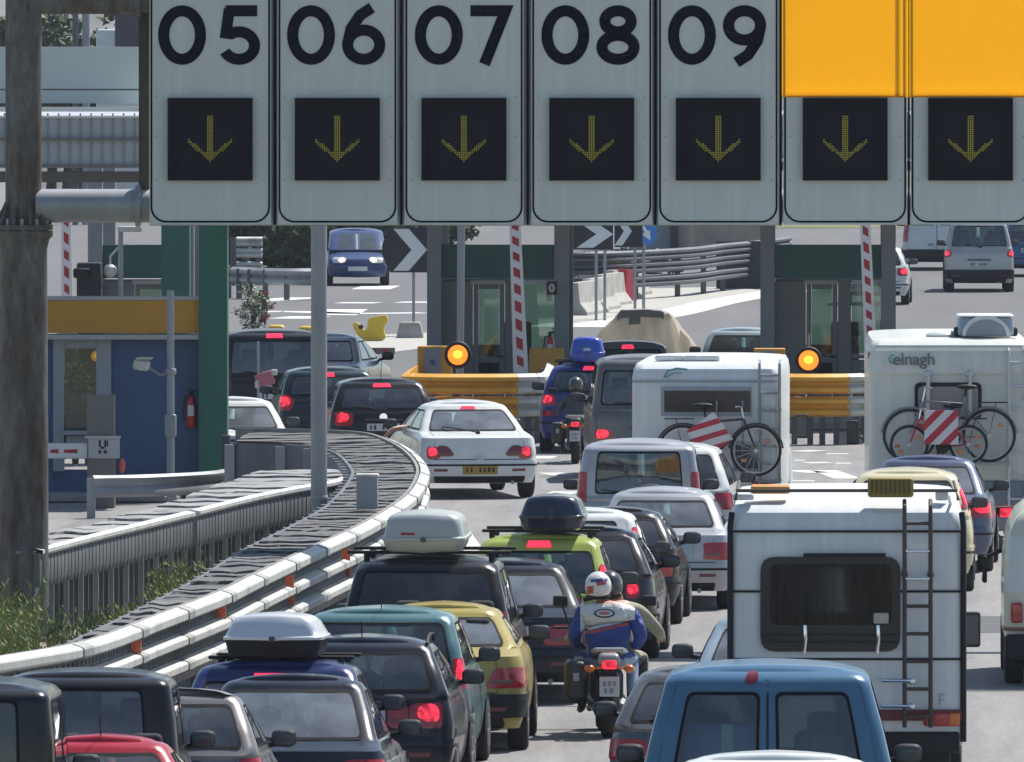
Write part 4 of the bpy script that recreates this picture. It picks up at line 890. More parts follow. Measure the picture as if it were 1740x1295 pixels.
# canopy over the plaza
M_can = mat('pale green canopy sheet', (.52,.58,.57), .5, var=.03, scale=.7); M_rib = mat('grey ribbed sheet', (.36,.39,.42), .5, var=.05)
def canopy(label, x0, x1, y0, y1, posts, dz):
    t = emptything('canopy', label, 'canopy', ((x0+x1)/2, y0, dz)); hw = (x1-x0)/2; D = y1-y0
    b = MB(); b.box((0, D/2, 5.2), (2*hw, D, .72)); b.build('roof_slab', M_rib, t, smooth=False)
    b = MB()
    for k in range(int(2*hw/.16)): b.box((-hw+.1+k*.16, -.012, 5.42), (.022,.02,.36)); b.box((-hw+.1+k*.16, -.012, 5.02), (.022,.02,.36))
    b.build('ribs', mat('rib shade', (.25,.27,.30), .6), t, smooth=False)
    b = MB(); b.box((0,-.05,5.22), (2*hw,.1,.04)); b.box((0,-.03,4.82), (2*hw,.08,.05)); b.build('trim', M_greyd, t)
    b = MB(); b.box((0,-.07,5.66), (2*hw+.1,.14,.07)); b.box((0,-.04,5.55), (2*hw+.1,.08,.03)); b.build('gutter', mat('white gutter', (.7,.72,.72), .5), t)
    b = MB(); b.box((0,.1,4.66), (2*hw,.2,.16)); b.build('edge_beam', mat('brown edge beam', (.10,.085,.075), .7), t)
    for x, y in posts: b = MB(); b.box((x-(x0+x1)/2, y-y0, 2.4-dz/2), (.3,.3,4.8+dz)); b.build('column', M_grey, t)
    return t
canopy('flat canopy with a ribbed grey edge over the blue booth', -14.6, -8.4, 191.2, 200, [(-14.3,198)], .17)
canopy('wide flat canopy over the grey booths behind the lane signs', -8.4, 9.5, 225.5, 237, [(9.2,230)], -.1)
o = emptything('canopy_sign', 'pale blank sign box standing on the canopy above the blue booth', 'sign', (-12.35, 191.5, 5.88)); b = MB(); b.box((0,.15,.56), (4.5,.2,.62)); b.build('board', M_can, o, smooth=False); b = MB(); b.box((0,.15,.13), (4.5,.2,.19)); b.build('lower_board', M_can, o, smooth=False)
b = MB(); b.box((0,.15,.235), (4.5,.16,.03)); b.build('gap_strip', M_greyd, o)
# lone poles
o = emptything('lamp_post', 'plain tall grey pole standing between the two crash barriers', 'pole', ((542-VX)/135, F/135, 0)); b = MB(); b.cyl((0,0,0), (0,0,8.6), .105, .095, 24); b.build('pole', M_pole, o); b = MB(); b.lathe([(.108,1.14),(.115,1.15),(.115,1.19),(.108,1.2)], n=24); b.build('band', M_galv, o)
s = 138.4; o = emptything('control_box', 'small grey metal box with a white edge standing on the crash barrier', 'box', ((624-VX)/s, F/s, 1.19)); b = MB(); b.rbox((0,0,.20), (.26,.24,.40), .02); b.build('housing', mat('blue grey box', (.25,.29,.32), .5, var=.05), o); b = MB(); b.rbox((0,0,.41), (.29,.28,.04), .02); b.build('lid', M_white, o)
# weeds
rnd = random.Random(5); M_l1 = mat('weed green', (.13,.19,.05), .8); M_l2 = mat('light weed green', (.20,.26,.08), .8); M_l3 = mat('dry weed', (.24,.21,.11), .9); M_l4 = mat('dark leaf green', (.035,.06,.02), .8)
b = MB()
def blades(px0, px1, Ya, Yb, n, h):
    for _ in range(n):
        Y = rnd.uniform(Ya, Yb); X = (rnd.uniform(px0, px1)-VX)*Y/F; hh = h*rnd.uniform(.35,1); dx, dy = rnd.gauss(0,.14)*hh, rnd.gauss(0,.14)*hh; a = rnd.uniform(0,3.14); w_ = rnd.uniform(.006,.014); c, s_ = math.cos(a)*w_, math.sin(a)*w_
        b.add([(X-c,Y-s_,gz(Y)), (X+c,Y+s_,gz(Y)), (X+dx*.4+c*.7,Y+dy*.4,hh*.6), (X+dx,Y+dy,hh), (X+dx*.4-c*.7,Y+dy*.4,hh*.6)], [(0,1,2,4),(4,2,3)], rnd.choice((0,0,1,2)))
        for k in range(5):
            z = hh*rnd.uniform(.2,1); q = rnd.uniform(.03,.08); aa = rnd.uniform(0,6.28); x, y = X+dx*z/hh, Y+dy*z/hh
            b.add([(x,y,z), (x+q*.5*math.cos(aa),y+q*math.sin(aa),z+q*.9), (x+q*.9*math.cos(aa),y+q*1.6*math.sin(aa),z+q*1.1), (x+q*.7*math.cos(aa+.5),y+q*math.sin(aa+.5),z+q*.25)], [(0,1,2,3)], rnd.choice((0,1,1,2)))
blades(-60, 62, 136, 147, 620, .95); blades(80, 215, 144, 149, 220, .5); blades(180, 330, 148, 153, 160, .42); blades(262, 352, 151, 156, 260, .8); blades(-40, 16, 124, 136, 240, .8)
tag(b.build('weeds', [M_l1, M_l2, M_l3], smooth=False, fix=False), 'ragged green weeds growing round the gantry post and along the barriers', 'weeds', kind='stuff')
# ---------------------------------------------------------------- cars
Pblack = paint('black car paint', (.010,.011,.014)); Pnavyblack = paint('blue black car paint', (.012,.016,.026)); Pgrey = paint('grey metallic paint', (.13,.135,.14), .4)
Psilver = paint('silver paint', (.40,.41,.43), .45, .3); Pwhite = paint('white car paint', (.62,.64,.63)); Pteal = paint('teal car paint', (.10,.20,.21), .3); Pyellow = paint('mustard yellow paint', (.36,.29,.075))
Plime = paint('lime green paint', (.33,.40,.09)); Pblue = paint('dark blue paint', (.015,.025,.10), .2); Pblue2 = paint('blue car paint', (.02,.035,.17)); Pvan = paint('mid blue van paint', (.06,.145,.24), .1)
Pred = paint('red car paint', (.35,.02,.035)); Pcream = paint('cream paint', (.60,.55,.36)); Ppet = paint('dark green blue paint', (.02,.04,.05), .3); Plb = paint('pale blue paint', (.32,.40,.46), .3); Pslate = paint('slate blue metallic', (.10,.12,.19), .4); Pdk = paint('charcoal paint', (.035,.037,.042), .3)
V = {}
def spare(t, c, r, cover):
    e = bpy.data.objects.new('spare_wheel', None); COL.objects.link(e); e.parent = t; e.location = c
    b = MB(); b.lathe([(r*.6,.09),(r*.93,.10),(r,.05),(r,-.05),(r*.93,-.10),(r*.62,-.10),(r*.6,-.08)], axis='y', n=28); b.build('tyre', M_tyre, e)
    b = MB(); b.lathe([(r*.62,.02),(r*.62,-.085),(r*.58,-.075),(r*.3,-.03),(r*.1,-.07)] if not cover else [(r*1.02,.05),(r*1.02,-.10),(r*.95,-.125),(r*.5,-.14),(r*.1,-.145)], axis='y', n=28); b.build('cover' if cover else 'rim', mat('pale wheel cover', (.5,.52,.55), .4) if cover else M_rim, e)
V['jeepA'] = car('off_road_car', 'boxy black off-road car cut off by the lower left corner', 'off-road car', 231, -102, 1.75, 1.93, 3.7, Pblack, 0, zb=1.12, rake=.05, tum=.90, cr=.10, bumper=M_black, lights=[(.70,.86,.72,1.0,M_redd)], glassm=M_tint, winq=.80, roofr=.16, wr=.36, mir=True, hood=.9, wrake=.35, extra=lambda t, sf, P, G, y0: spare(t, (-.05, -.13, 1.0), .36, True))
V['jeepB'] = car('off_road_car', 'black off-road car with a see-through rear window beside the barrier end', 'off-road car', 212, 138, 1.62, 1.72, 3.3, Pblack, 0, zb=1.02, rake=.10, tum=.86, cr=.10, bumper=M_black, lights=[(.64,.80,.62,.86,M_redd)], winq=.78, roofr=.13, wr=.34, hood=.9, wrake=.4)
V['red'] = car('small_car', 'red low car of which only the roof shows, between two black off-road cars', 'car', 219, 160, 1.50, 1.28, 3.2, Pred, -1, zb=.86, rake=.35, tum=.72, lights=[(.5,.77,.66,.82)], aerial=2, hood=.9)
V['grey'] = car('estate_car', 'grey car with its right tail lamp showing behind the lower left black off-road car', 'car', 204, 278, 1.62, 1.42, 3.1, paint('pinkish grey paint', (.20,.19,.19), .3), -2, zb=.90, rake=.42, tum=.74, lights=[(.62,.83,.70,.88)])
V['rover'] = car('saloon_car', 'dark saloon car with a pale rear window, nearest below the silver roof box', 'car', 197.5, 478, 1.76, 1.41, 3.9, Pnavyblack, -2, zb=.84, deck=.36, rake=.66, tum=.74, lights=[(.52,.86,.56,.74)], high=(.14,.905,.025), aerial=0, plate=M_plate, plate_z=.46, hood=1.0)
V['bluebox'] = car('estate_car', 'dark blue hatchback carrying the silver roof box with a black base', 'car', 190.2, 460, 1.74, 1.43, 3.8, Pblue, -2, zb=.93, rake=.42, tum=.82, lights=[(.60,.85,.75,.98)], high=(.30,1.28,.05,.02,1), lit=True, winz=(.98,1.27), wiper=True)
V['seat'] = car('estate_car', 'black estate car with a large lit red tail lamp, left of the mustard yellow coupe', 'car', 183.5, 606, 1.74, 1.47, 3.6, Pnavyblack, -2.4, zb=.96, rake=.34, tum=.76, lights=[(.28,.47,.68,.90,M_red),(.48,.78,.68,.91,M_lit)], rails=1, aerial=2, plate=M_plate, plate_z=.80)
V['teal'] = car('people_carrier', 'teal green hatchback with its roof edge over the black estate car', 'car', 177.8, 640, 1.74, 1.56, 3.6, Pteal, -2.4, zb=.98, rake=.30, tum=.80, lights=[(.70,.84,.82,1.12,M_lit)], aerial=2)
V['yellow'] = car('coupe', 'mustard yellow coupe with a dark bumper band', 'car', 172.4, 743, 1.72, 1.40, 4.0, Pyellow, -.6, zb=.98, deck=.30, rake=.62, tum=.72, cr=.22, bumper=M_black, lights=[(.46,.86,.64,.84,M_red,.10)], plate=M_plate, plate_z=.46)
V['suv'] = car('people_carrier', 'black people carrier with roof bars and a grey roof box', 'car', 167.2, 720, 1.82, 1.71, 4.3, Pblack, -1.5, zb=1.0, rake=.38, tum=.80, cr=.2, lights=[(.70,.90,.85,1.2,M_redd)], glassm=M_tint, aerial=0, mirm=M_black)
V['merc'] = car('saloon_car', 'dark saloon car with a white plate, left of the motorcyclist in blue', 'car', 161.3, 856, 1.78, 1.44, 4.4, Pnavyblack, 0, zb=.95, deck=.50, rake=.60, tum=.72, lights=[(.40,.82,.62,.85,M_red,.08,.02)], plate=M_plate, plate_z=.77)
V['lime'] = car('hatchback', 'lime green car with the dark blue roof box', 'car', 155.7, 912, 1.66, 1.55, 3.7, Plime, -2, zb=.93, rake=.36, tum=.78, lights=[(.66,.82,.95,1.25)], high=(.24,1.44,.05,.03,1), lit=True, winz=(.95,1.40), rim=M_rim)
V['dkgrey'] = car('hatchback', 'charcoal hatchback with a lit oval tail lamp, right of the lime green car', 'car', 151.2, 986, 1.66, 1.46, 3.6, Pdk, -2.5, zb=.94, rake=.40, tum=.72, lights=[(.50,.66,.70,.88,M_lit)], cr=.24)
V['punto'] = car('hatchback', 'white hatchback with a tall upright red tail lamp on its rear pillar', 'car', 147, 978, 1.66, 1.50, 3.5, Pwhite, -2, zb=.93, rake=.30, tum=.78, winq=.80, lights=[(.62,.76,.92,1.32,M_lit,-.0)])
V['dark3'] = car('small_car', 'black small car with a round tail lamp, left of the silver estate car', 'car', 143.2, 1034, 1.64, 1.36, 3.4, Pblack, -2.5, zb=.88, rake=.42, tum=.72, lights=[(.56,.74,.58,.76,M_red)], cr=.24)
V['wagon'] = car('estate_car', 'silver estate car with wide red tail lamps and a bright bumper', 'car', 139.7, 1122, 1.72, 1.42, 4.4, Psilver, -.8, zb=.95, deck=.28, rake=.42, tum=.76, lights=[(.40,.52,.62,.82,M_clearlens),(.50,.83,.62,.83,M_red)], plate=M_plate)
V['disco'] = car('off_road_car', 'silver off-road car with a spare wheel and upright tail lamps', 'off-road car', 133, 1085, 1.66, 1.76, 4.0, Psilver, 0, zb=1.06, rake=.10, tum=.86, cr=.10, lights=[(.66,.83,1.02,1.40,M_red)], winz=(1.12,1.66), winq=.84, rails=0, wr=.35, bumper=Psilver, extra=lambda t, sf, P, G, y0: spare(t, (.17, -.10, .93), .33, False))
V['white2'] = car('hatchback', 'white car half hidden beyond the silver off-road car with the spare wheel', 'car', 128.6, 1134, 1.70, 1.52, 4.0, Pwhite, -3, zb=.95, rake=.40, tum=.74, lights=[(.60,.85,.70,.92)])
V['406'] = car('saloon_car', 'white saloon with lit tail lamps passing the curved end of the barrier', 'car', 114, 816, 1.76, 1.40, 4.6, Pwhite, 9.5, zb=.94, deck=.62, rake=.60, tum=.74, lights=[(.36,.64,.64,.80,M_redd,.12),(.58,.78,.60,.78,M_lit)], high=(.22,1.31,.03), lit=True, plate=M_platey, plate_z=.44, badge=True)
V['golf'] = car('hatchback', 'black hatchback with round badge and lit tail lamps, ahead of the white saloon', 'car', 108, 652, 1.70, 1.45, 3.9, Pblack, 6, zb=.95, rake=.30, tum=.78, lights=[(.48,.76,.74,.96,M_lit)], high=(.26,1.34,.05,.012,1), lit=True, badge=True, aerial=1)
V['petrol'] = car('hatchback', 'dark green-blue hatchback behind the tall grey pole', 'car', 105, 562, 1.66, 1.46, 3.8, Ppet, 6, zb=.98, rake=.22, tum=.82, lights=[(.62,.82,.80,1.05,M_lit)], high=(.14,1.34,.06,.012,1), lit=True)
V['minivan'] = car('people_carrier', 'black people carrier beside the green column, with a lit lamp on its roof edge', 'car', 100, 467, 1.86, 1.80, 4.2, Pblack, 4, zb=1.02, rake=.14, tum=.86, cr=.12, lights=[(.74,.92,.8,1.2,M_redd)], high=(.20,1.70,.05,.03,1), lit=True, winz=(1.08,1.66))
V['white3'] = car('saloon_car', 'white saloon between the green column and the tall grey pole', 'car', 113.4, 402, 1.70, 1.42, 4.2, Pwhite, 4, zb=.94, deck=.5, rake=.58, tum=.72, lights=[(.5,.84,.66,.84)])
V['silver3'] = car('saloon_car', 'silver car mostly hidden by the tall grey pole, with its right mirror showing', 'car', 95.5, 528, 1.72, 1.46, 4.2, Psilver, -8, zb=.95, deck=.5, rake=.55, tum=.74, lights=[(.5,.85,.66,.84)])
V['bluebox2'] = car('hatchback', 'blue car with the bright blue roof box, behind a motorcycle at the yellow rails', 'car', 103.5, 1004, 1.68, 1.45, 3.8, Pblue2, 0, zb=.95, rake=.30, tum=.78, lights=[(.58,.80,.78,.96,M_lit),(.60,.80,.62,.70,M_red)], high=(.26,1.36,.05,.012,1), lit=True)
V['mpv'] = car('people_carrier', 'grey van with round lit tail lamps left of the camper with one bicycle', 'van', 110, 1104, 1.86, 1.90, 4.4, Pgrey, 3, zb=1.12, rake=.14, tum=.84, cr=.14, lights=[(.56,.84,.62,.82,M_lit)], winz=(1.18,1.72), lit=True)
V['greyh'] = car('hatchback', 'grey car with a lit high brake lamp in front of the tan tarpaulin', 'car', 97.5, 1066, 1.68, 1.46, 3.9, Pgrey, 0, zb=.95, rake=.30, tum=.78, lights=[(.6,.82,.74,.95,M_lit)], high=(.20,1.36,.06,.012,1), lit=True)
V['bg'] = car('hatchback', 'pale blue car seen over the roof of the camper with the ladder', 'car', 93.5, 1262, 1.62, 1.45, 3.8, Plb, 0, zb=.93, rake=.36, tum=.76, lights=[(.6,.8,.7,.9)])
V['bluesedan'] = car('saloon_car', 'slate blue saloon between the cream car and the lettered camper', 'car', 131, 1572, 1.70, 1.45, 4.2, Pslate, -2.2, zb=.95, deck=.5, rake=.60, tum=.74, lights=[(.52,.85,.72,.95,M_lit)])
V['cream'] = car('hatchback', 'cream yellow car behind the large white camper, under the slate blue saloon', 'car', 135.6, 1540, 1.66, 1.50, 4.0, Pcream, -1, zb=.95, rake=.40, tum=.76, lights=[(.68,.83,1.05,1.3,M_lit)], lit=True)
V['lb'] = car('saloon_car', 'pale blue car showing only its left side beside the large white camper', 'car', 176.5, 1316, 1.68, 1.43, 4.2, Plb, 0, zb=.93, deck=.5, rake=.62, tum=.72, lights=[(.5,.84,.66,.84)])
V['coupe'] = car('hatchback', 'silver and black coupe wedged between the motorcycle and the blue van', 'car', 193.8, 1196, 1.66, 1.43, 4.0, Pgrey, 0, zb=.93, rake=.50, tum=.72, lights=[(.5,.83,.66,.84)], cr=.24)
V['van'] = car('blue_van', 'blue van with two rear doors and windows, in front of the large white camper', 'van', 229.5, 1304, 1.98, 2.02, 4.2, Pvan, 0, zb=1.16, rake=.20, tum=.77, cr=.15, lights=[(.80,.93,.7,1.05,M_redd)], winz=(1.20,1.80), winq=.86, split=True, roofr=.15, hood=1.0, wrake=.6, mir=True, wr=.33,
    extra=lambda t, sf, P, G, y0: P('brake_light', rpoly([(-.26,1.86),(-.11,1.86),(-.11,1.94),(-.26,1.94)], .08, .04), .02, M_redd))
V['near'] = car('hatchback', 'white car whose roof just shows at the bottom edge under the blue van', 'car', 243, 1315, 1.68, 1.50, 3.3, Pwhite, 0, zb=.93, rake=.32, tum=.80, lights=[(.6,.82,.7,.9)], hood=.9)
# far traffic
far = 'traffic beyond the toll booths'
V['pickup'] = car('off_road_car', 'silver off-road car on the far road at the right', 'off-road car', 66.5, 1664, 1.76, 1.80, 4.6, paint('dull silver paint', (.40,.40,.40), .25), 0, zb=1.12, rake=.16, tum=.80, cr=.10, bumper=M_black, lights=[(.70,.87,.90,1.06,M_lit)], winz=(1.18,1.70), wr=.38, wd=.26, group=far, gap=False)
V['fvan'] = car('delivery_van', 'white van on the far road left of the silver off-road car', 'van', 61.5, 1592, 1.86, 2.1, 4.8, Pwhite, 0, zb=1.15, rake=.12, tum=.90, cr=.10, bumper=M_black, lights=[(.78,.92,.80,1.35,M_red)], winz=(1.25,1.85), group=far, split=True)
V['fblue'] = car('hatchback', 'blue car cut by the right edge beside the silver off-road car', 'car', 63, 1752, 1.68, 1.5, 4., paint('sky blue paint', (.05,.12,.25), .2), 0, lights=[(.6,.83,.78,1.0,M_lit)], group=far)
V['fwhite'] = car('hatchback', 'white car half hidden by the right column of the right grey booth', 'car', 69.5, 1485, 1.66, 1.42, 3.9, Pwhite, -2, lights=[(.56,.82,.72,.9,M_lit)], group=far)
V['twingo'] = car('small_car', 'blue small car with its headlights on coming the other way', 'car', 64.4, 604, 1.64, 1.45, 3.6, paint('dull blue paint', (.035,.055,.14)), 183, zb=.90, rake=.25, tum=.86, lights=[(.6,.8,.7,.9)], group=far, hood=.75, bumper=M_black, wrake=.9)
t, sf = V['twingo']
for sg in (1,-1):
    b = MB(); o = rpoly([(sg*3.55,.60),(sg*4.25,.60),(sg*4.25,.74),(sg*3.55,.74)], .2, .05); sf.poly(b, o, .02); hl = b.build('headlight', M_clearlens, t)
    b = MB(); p = sf.P(sg*4.0,.67); b.ell((p.x,p.y+.01,.67), (.09,.05,.07)); b.build('bulb', mat('lit headlamp', (1,.9,.6), .2, emit=(1,.85,.5), es=5), hl)
b = MB(); b.box((0,3.62,.46), (.5,.02,.11)); b.build('number_plate', M_plate, t)
# ---------------------------------------------------------------- roof loads
M_box1 = mat('silver roof box lid', (.62,.64,.67), .3, metal=.25, coat=.5); M_box2 = mat('grey roof box', (.36,.39,.39), .4, coat=.3); M_box3 = mat('dark blue roof box', (.014,.020,.040), .25, coat=.6); M_box4 = mat('bright blue roof box', (.02,.07,.42), .25, coat=.6)
M_rb = mat('red print', (.30,.02,.03), .6); M_wb = mat('pale print', (.45,.47,.48), .6)
t, sf = V['bluebox']; roof_bars(t, 1.395, .60, (1.2, 2.1), .07, over=.06); roof_box('silver grey roof box with a black base on the dark blue hatchback', t, -.04, .62, 1.47, .87, 1.7, .40, M_box1, M_black, split=.42, taper=.80)
t, sf = V['suv']; roof_bars(t, 1.675, .70, (1.0, 2.0), .10, over=.14); roof_box('grey roof box on the black people carrier', t, -.04, .60, 1.79, .84, 1.9, .40, M_box2, M_box2, split=.30, taper=.84, sticker=(-.75,-.28,.44,.50,M_rb))
t, sf = V['lime']; roof_bars(t, 1.515, .60, (.85, 1.7), .09, over=.05); roof_box('dark blue roof box on the lime green car', t, .13, .45, 1.62, .70, 1.6, .38, M_box3, M_box3, split=.36, taper=.78, sticker=(-.12,.12,.52,.66,M_trim))
t, sf = V['bluebox2']; roof_bars(t, 1.415, .58, (.9, 1.7), .08, over=.03); roof_box('bright blue roof box on the blue car', t, -.07, .35, 1.50, .56, 1.5, .40, M_box4, M_box4, split=.30, taper=.80, sticker=(-.35,.35,.44,.56,M_wb))

# ---------------------------------------------------------------- campers
M_cw = mat('camper white panel', (.66,.69,.69), .42, coat=.2, var=.035, scale=1.3); M_cw2 = mat('camper cream white', (.64,.66,.60), .4, coat=.3, var=.03, scale=1.5); mul_noise(M_cw, 3.5, (2.5,2.5,.18), .88, 1.03); mul_noise(M_cw2, 3.5, (2.5,2.5,.18), .90, 1.03); M_cg = mat('camper grey skirt', (.24,.26,.27), .5, var=.08)
M_curt = mat('brown curtain', (.14,.10,.075), .9, col2=(.32,.245,.19), scale=7, stretch=(3,1,.2)); M_wf = mat('grey window frame', (.28,.32,.38), .5)
def camper(label, s, px, w, h, L, head, m, zb=.55, nose=.35, group='white motor caravans', msides=(1,-1)):
    Y = F/s; t = emptything('camper', label, 'camper', ((px-VX)/s, Y, gz(Y)), R(head), group); hw = w/2
    sf = Surf([(zb, hw*.99, .0, L-.3, .05, .2, .0), (zb+.05, hw, .0, L-.2, .06, .25, .0), (h*.62, hw, .0, L-.1, .07, .3, .0), (h-.42, hw, .0, L, .08, .3, .01), (h-.22, hw, .02, L-.05, .09, .3, .01), (h-.10, hw*.985, .07, L-.2, .12, .3, .01), (h-.035, hw*.955, .16, L-.4, .12, .3, .01)])
    b = MB(); sf.shell(b, dz=.12, crown=.035); b.build('body', m, t, ang=30)
    CARS.append((label, (px-VX)/s, Y, w, L, R(head)))
    b = MB(); b.box((0, L/2+.2, .42), (w*.86, L-.6, .3)); b.build('chassis', M_black, t)
    for yy in (1.25, L-1.0):
        for sg in (1,-1): wheel(t, (sg*(hw-.12), yy, .34), .34, .22, sg, M_hub)
    # driver's cab
    cab = Surf([(.35, .92, L-.6, L+.75, .1, .4, .05), (.6, 1.0, L-.6, L+.95, .1, .4, .05), (1.05, .99, L-.6, L+.75, .1, .4, .05), (1.25, .95, L-.6, L+.3, .1, .4, .05), (1.75, .84, L-.6, L-.15, .1, .3, .05)]); b = MB(); cab.shell(b); c = b.build('cab', m, t)
    b = MB(); cab.grid(b, 4.1, 5, 1.28, 1.72, .005, 5, 3); cab.grid(b, -5, -4.1, 1.28, 1.72, .005, 5, 3); b.build('windscreen', M_tint, c)
    for sg in msides:
        b = MB(); b.rbox((sg*(hw+.13), L-.1, 1.42), (.17,.09,.34), .03); b.tube([(sg*(hw-.12), L+.1, 1.3), (sg*(hw+.06), L, 1.36)], .018); o = b.build('mirror', M_black, t); b = MB(); b.box((sg*(hw+.13), L-.147, 1.42), (.13,.006,.28)); b.build('mirror_glass', M_mirror, o)
    return t, sf
def seam(t, z, w, m=M_seam, th=.022, y=-.004, x=0): b = MB(); b.box((x, y, z), (w, .012, th)); return b.build('trim_strip', m, t)
def ladder(t, x0, x1, z0, z1, y, n, m, top=None, bright=False):
    b = MB()
    for x in (x0, x1):
        pts = [(x, y, z0), (x, y, z1-.1), (x, y+.03, z1), (x, y+.22, z1+.05)]
        b.tube(pts, .020, 8)
        for z in (z0+.12, z1-.62): b.cyl((x, y, z), (x, .0, z), .03)
    o = b.build('ladder', m, t)
    for k in range(n):
        z = z0+.1+(z1-z0-.25)*k/(n-1); b = MB(); b.cyl((x0, y, z), (x1, y, z), .017); b.build('rung', M_chrome if bright and k in (n-2, n-3) else m, o)
    return o
def rear_lamps(t, hw, z, m=M_red, x=.12, lit=False):
    for sg in (1,-1):
        b = MB(); b.rbox((sg*(hw-.20), -.02, z), (.34,.06,.13), .025); o = b.build('tail_light', M_lit if lit else m, t); b = MB(); b.rbox((sg*(hw-.09), -.03, z), (.11,.06,.12), .025); b.build('indicator', M_amber, o)
# the large one in front
t, sf = camper('large white camper with a ladder and a wide black rear window, behind the blue van', 186, 1439, 2.14, 2.84, 5.4, 0, M_cw, zb=.62, msides=(1,)); V['camper1'] = (t, sf)
z = lambda py: HC-(py-VY)/186; xx = lambda px: (px-1439)/186
for sg in (1,-1): b = MB(); b.tube([(sg*1.065,-.008,.65),(sg*1.065,-.008,2.62),(sg*1.05,.04,2.74)], .028, 8); b.build('edge_trim', M_black, t)
seam(t, z(903), 2.1); seam(t, z(1005), .82-.0, x=-.64); seam(t, z(1005), .60, x=.74); seam(t, z(1120), 2.1)
b = MB(); b.prism(rpoly([(xx(1292),z(1107)),(xx(1530),z(1107)),(xx(1530),z(946)),(xx(1292),z(946))], .14, .14), -.045, .01); f = b.build('rear_window', mat('black window surround', (.012,.012,.013), .35), t)
b = MB(); b.prism(rpoly([(xx(1308),z(1062)),(xx(1516),z(1062)),(xx(1516),z(958)),(xx(1308),z(958))], .08, .08), -.05, -.046); b.build('pane', M_curt, f)
b = MB(); b.prism(rpoly([(xx(1308),z(1062)),(xx(1516),z(1062)),(xx(1516),z(958)),(xx(1308),z(958))], .08, .08), -.062, -.056); b.build('glazing', glass('smoky window', (.78,.76,.72), refl=.10), f)
b = MB(); b.box((xx(1435), -.06, z(943)), (.75,.05,.035)); b.box((xx(1410),-.055,z(1078)), (1.22,.02,.012)); b.box((xx(1410),-.055,z(1090)), (1.22,.02,.012)); b.build('hinge_rail', M_black, f)
b = MB(); b.rbox((xx(1497), -.075, z(1050)), (.14,.03,.10), .02); b.cyl((xx(1496),-.10,z(1052)), (xx(1496),-.07,z(1052)), .03); b.build('latch', mat('beige latch', (.42,.40,.33), .5), f)
for px in (1368, 1492): b = MB(); b.tube([(xx(px),-.08,z(1062)),(xx(px)+.005,-.10,z(1085)),(xx(px)-.01,-.07,z(1110))], .02); b.build('window_stay', M_chrome, f)
ladder(t, xx(1537), xx(1581), z(1235), 2.80, -.13, 8, mat('rusty dark tube', (.06,.045,.04), .6, var=.3), bright=True)
for py in (1154, 1197): b = MB(); b.tube([(xx(1492),-.03,z(py)),(xx(1500),-.25,z(py)),(xx(1548),-.30,z(py))], .018); b.ell((xx(1548),-.30,z(py)), (.04,.03,.03)); b.build('bike_rack_arm', M_chrome, t)
b = MB(); b.box((0,-.01,z(1215)), (2.1,.05,.10)); b.build('reflector_strip', mat('dark red strip', (.12,.01,.02), .4), t)
rear_lamps(t, 1.07, z(1222)); b = MB(); b.rbox((0,.02,z(1262)), (2.06,.12,.2), .03); b.build('bumper', M_black, t)
b = MB(); b.rbox((0,.3,z(1300)), (1.9,.5,.25), .03); b.build('under_tray', M_black, t)
b = MB(); zt = 2.84
b.tube([(-1.02,.12,zt+.01),(-1.0,.12,zt+.10),(1.0,.12,zt+.10),(1.02,.12,zt+.01)], .016); b.tube([(-1.0,.12,zt+.10),(-1.0,2.4,zt+.10)], .016); b.tube([(1.0,.12,zt+.10),(1.0,2.4,zt+.10)], .016); b.build('roof_rack', mat('rusty dark tube', (.06,.045,.04), .6), t)
b = MB(); b.rbox((.40,.10,zt+.13), (.42,.18,.18), .03)
for k in range(9): b.box((.23+k*.042,.005,zt+.14), (.018,.012,.13), 1)
b.build('roof_lamp_box', [mat('dull yellow plastic', (.24,.18,.035), .6), mat('dark slat', (.10,.08,.02), .7)], t)
b = MB(); b.rbox((-.70,.5,zt+.10), (.36,.5,.07), .02); b.build('roof_hatch', mat('orange brown plastic', (.45,.20,.03), .6), t)
b = MB(); b.rbox((.87,.25,zt+.05), (.12,.1,.09), .02); b.build('roof_fitting', M_cw, t); b = MB(); b.rbox((-.95,.25,zt+.04), (.2,.2,.06), .02); b.build('roof_fitting', M_cw, t)
b = MB()
ribbon(b, [(xx(1597),z(1198)),(xx(1597),z(1180)),(xx(1606),z(1180))], .012, -.012, -.002); ribbon(b, [(xx(1597),z(1189)),(xx(1604),z(1189))], .012, -.012, -.002); b.build('emblem', mat('grey print', (.36,.39,.39), .6), t, smooth=False)
# the middle one with one bicycle
S2 = 124; t, sf = camper('white camper with a ladder, one bicycle and a tilted striped panel on its back', S2, 1199, 2.02, 2.48, 5.6, -1.8, M_cw, zb=.66); V['camper2'] = (t, sf)
z = lambda py: HC-(py-VY)/S2; xx = lambda px: (px-1199)/S2
seam(t, z(648), 2.0, M_wf, .03); b = MB(); b.box((xx(1200), -.012, z(682)), (1.24,.04,.40)); f = b.build('rear_window', M_wf, t); b = MB(); b.box((xx(1202), -.036, z(682)), (1.18,.01,.29)); b.build('pane', mat('dark window pane', (.016,.012,.014), .08, col2=(.05,.035,.03), scale=3), f)
b = MB(); b.box((xx(1270), -.012, z(776)), (.40,.03,.40)); f = b.build('locker_hatch', M_wf, t); b = MB(); b.box((xx(1270), -.03, z(776)), (.32,.01,.32)); b.build('hatch_panel', mat('dark hatch', (.05,.06,.08), .5), f)
ladder(t, xx(1291), xx(1325), z(830), 2.45, -.09, 7, M_steel)
b = MB(); b.tube([(1.0,-.0,.68),(1.0,0,2.30)], .03); b.build('corner_trim', M_cw2, t)
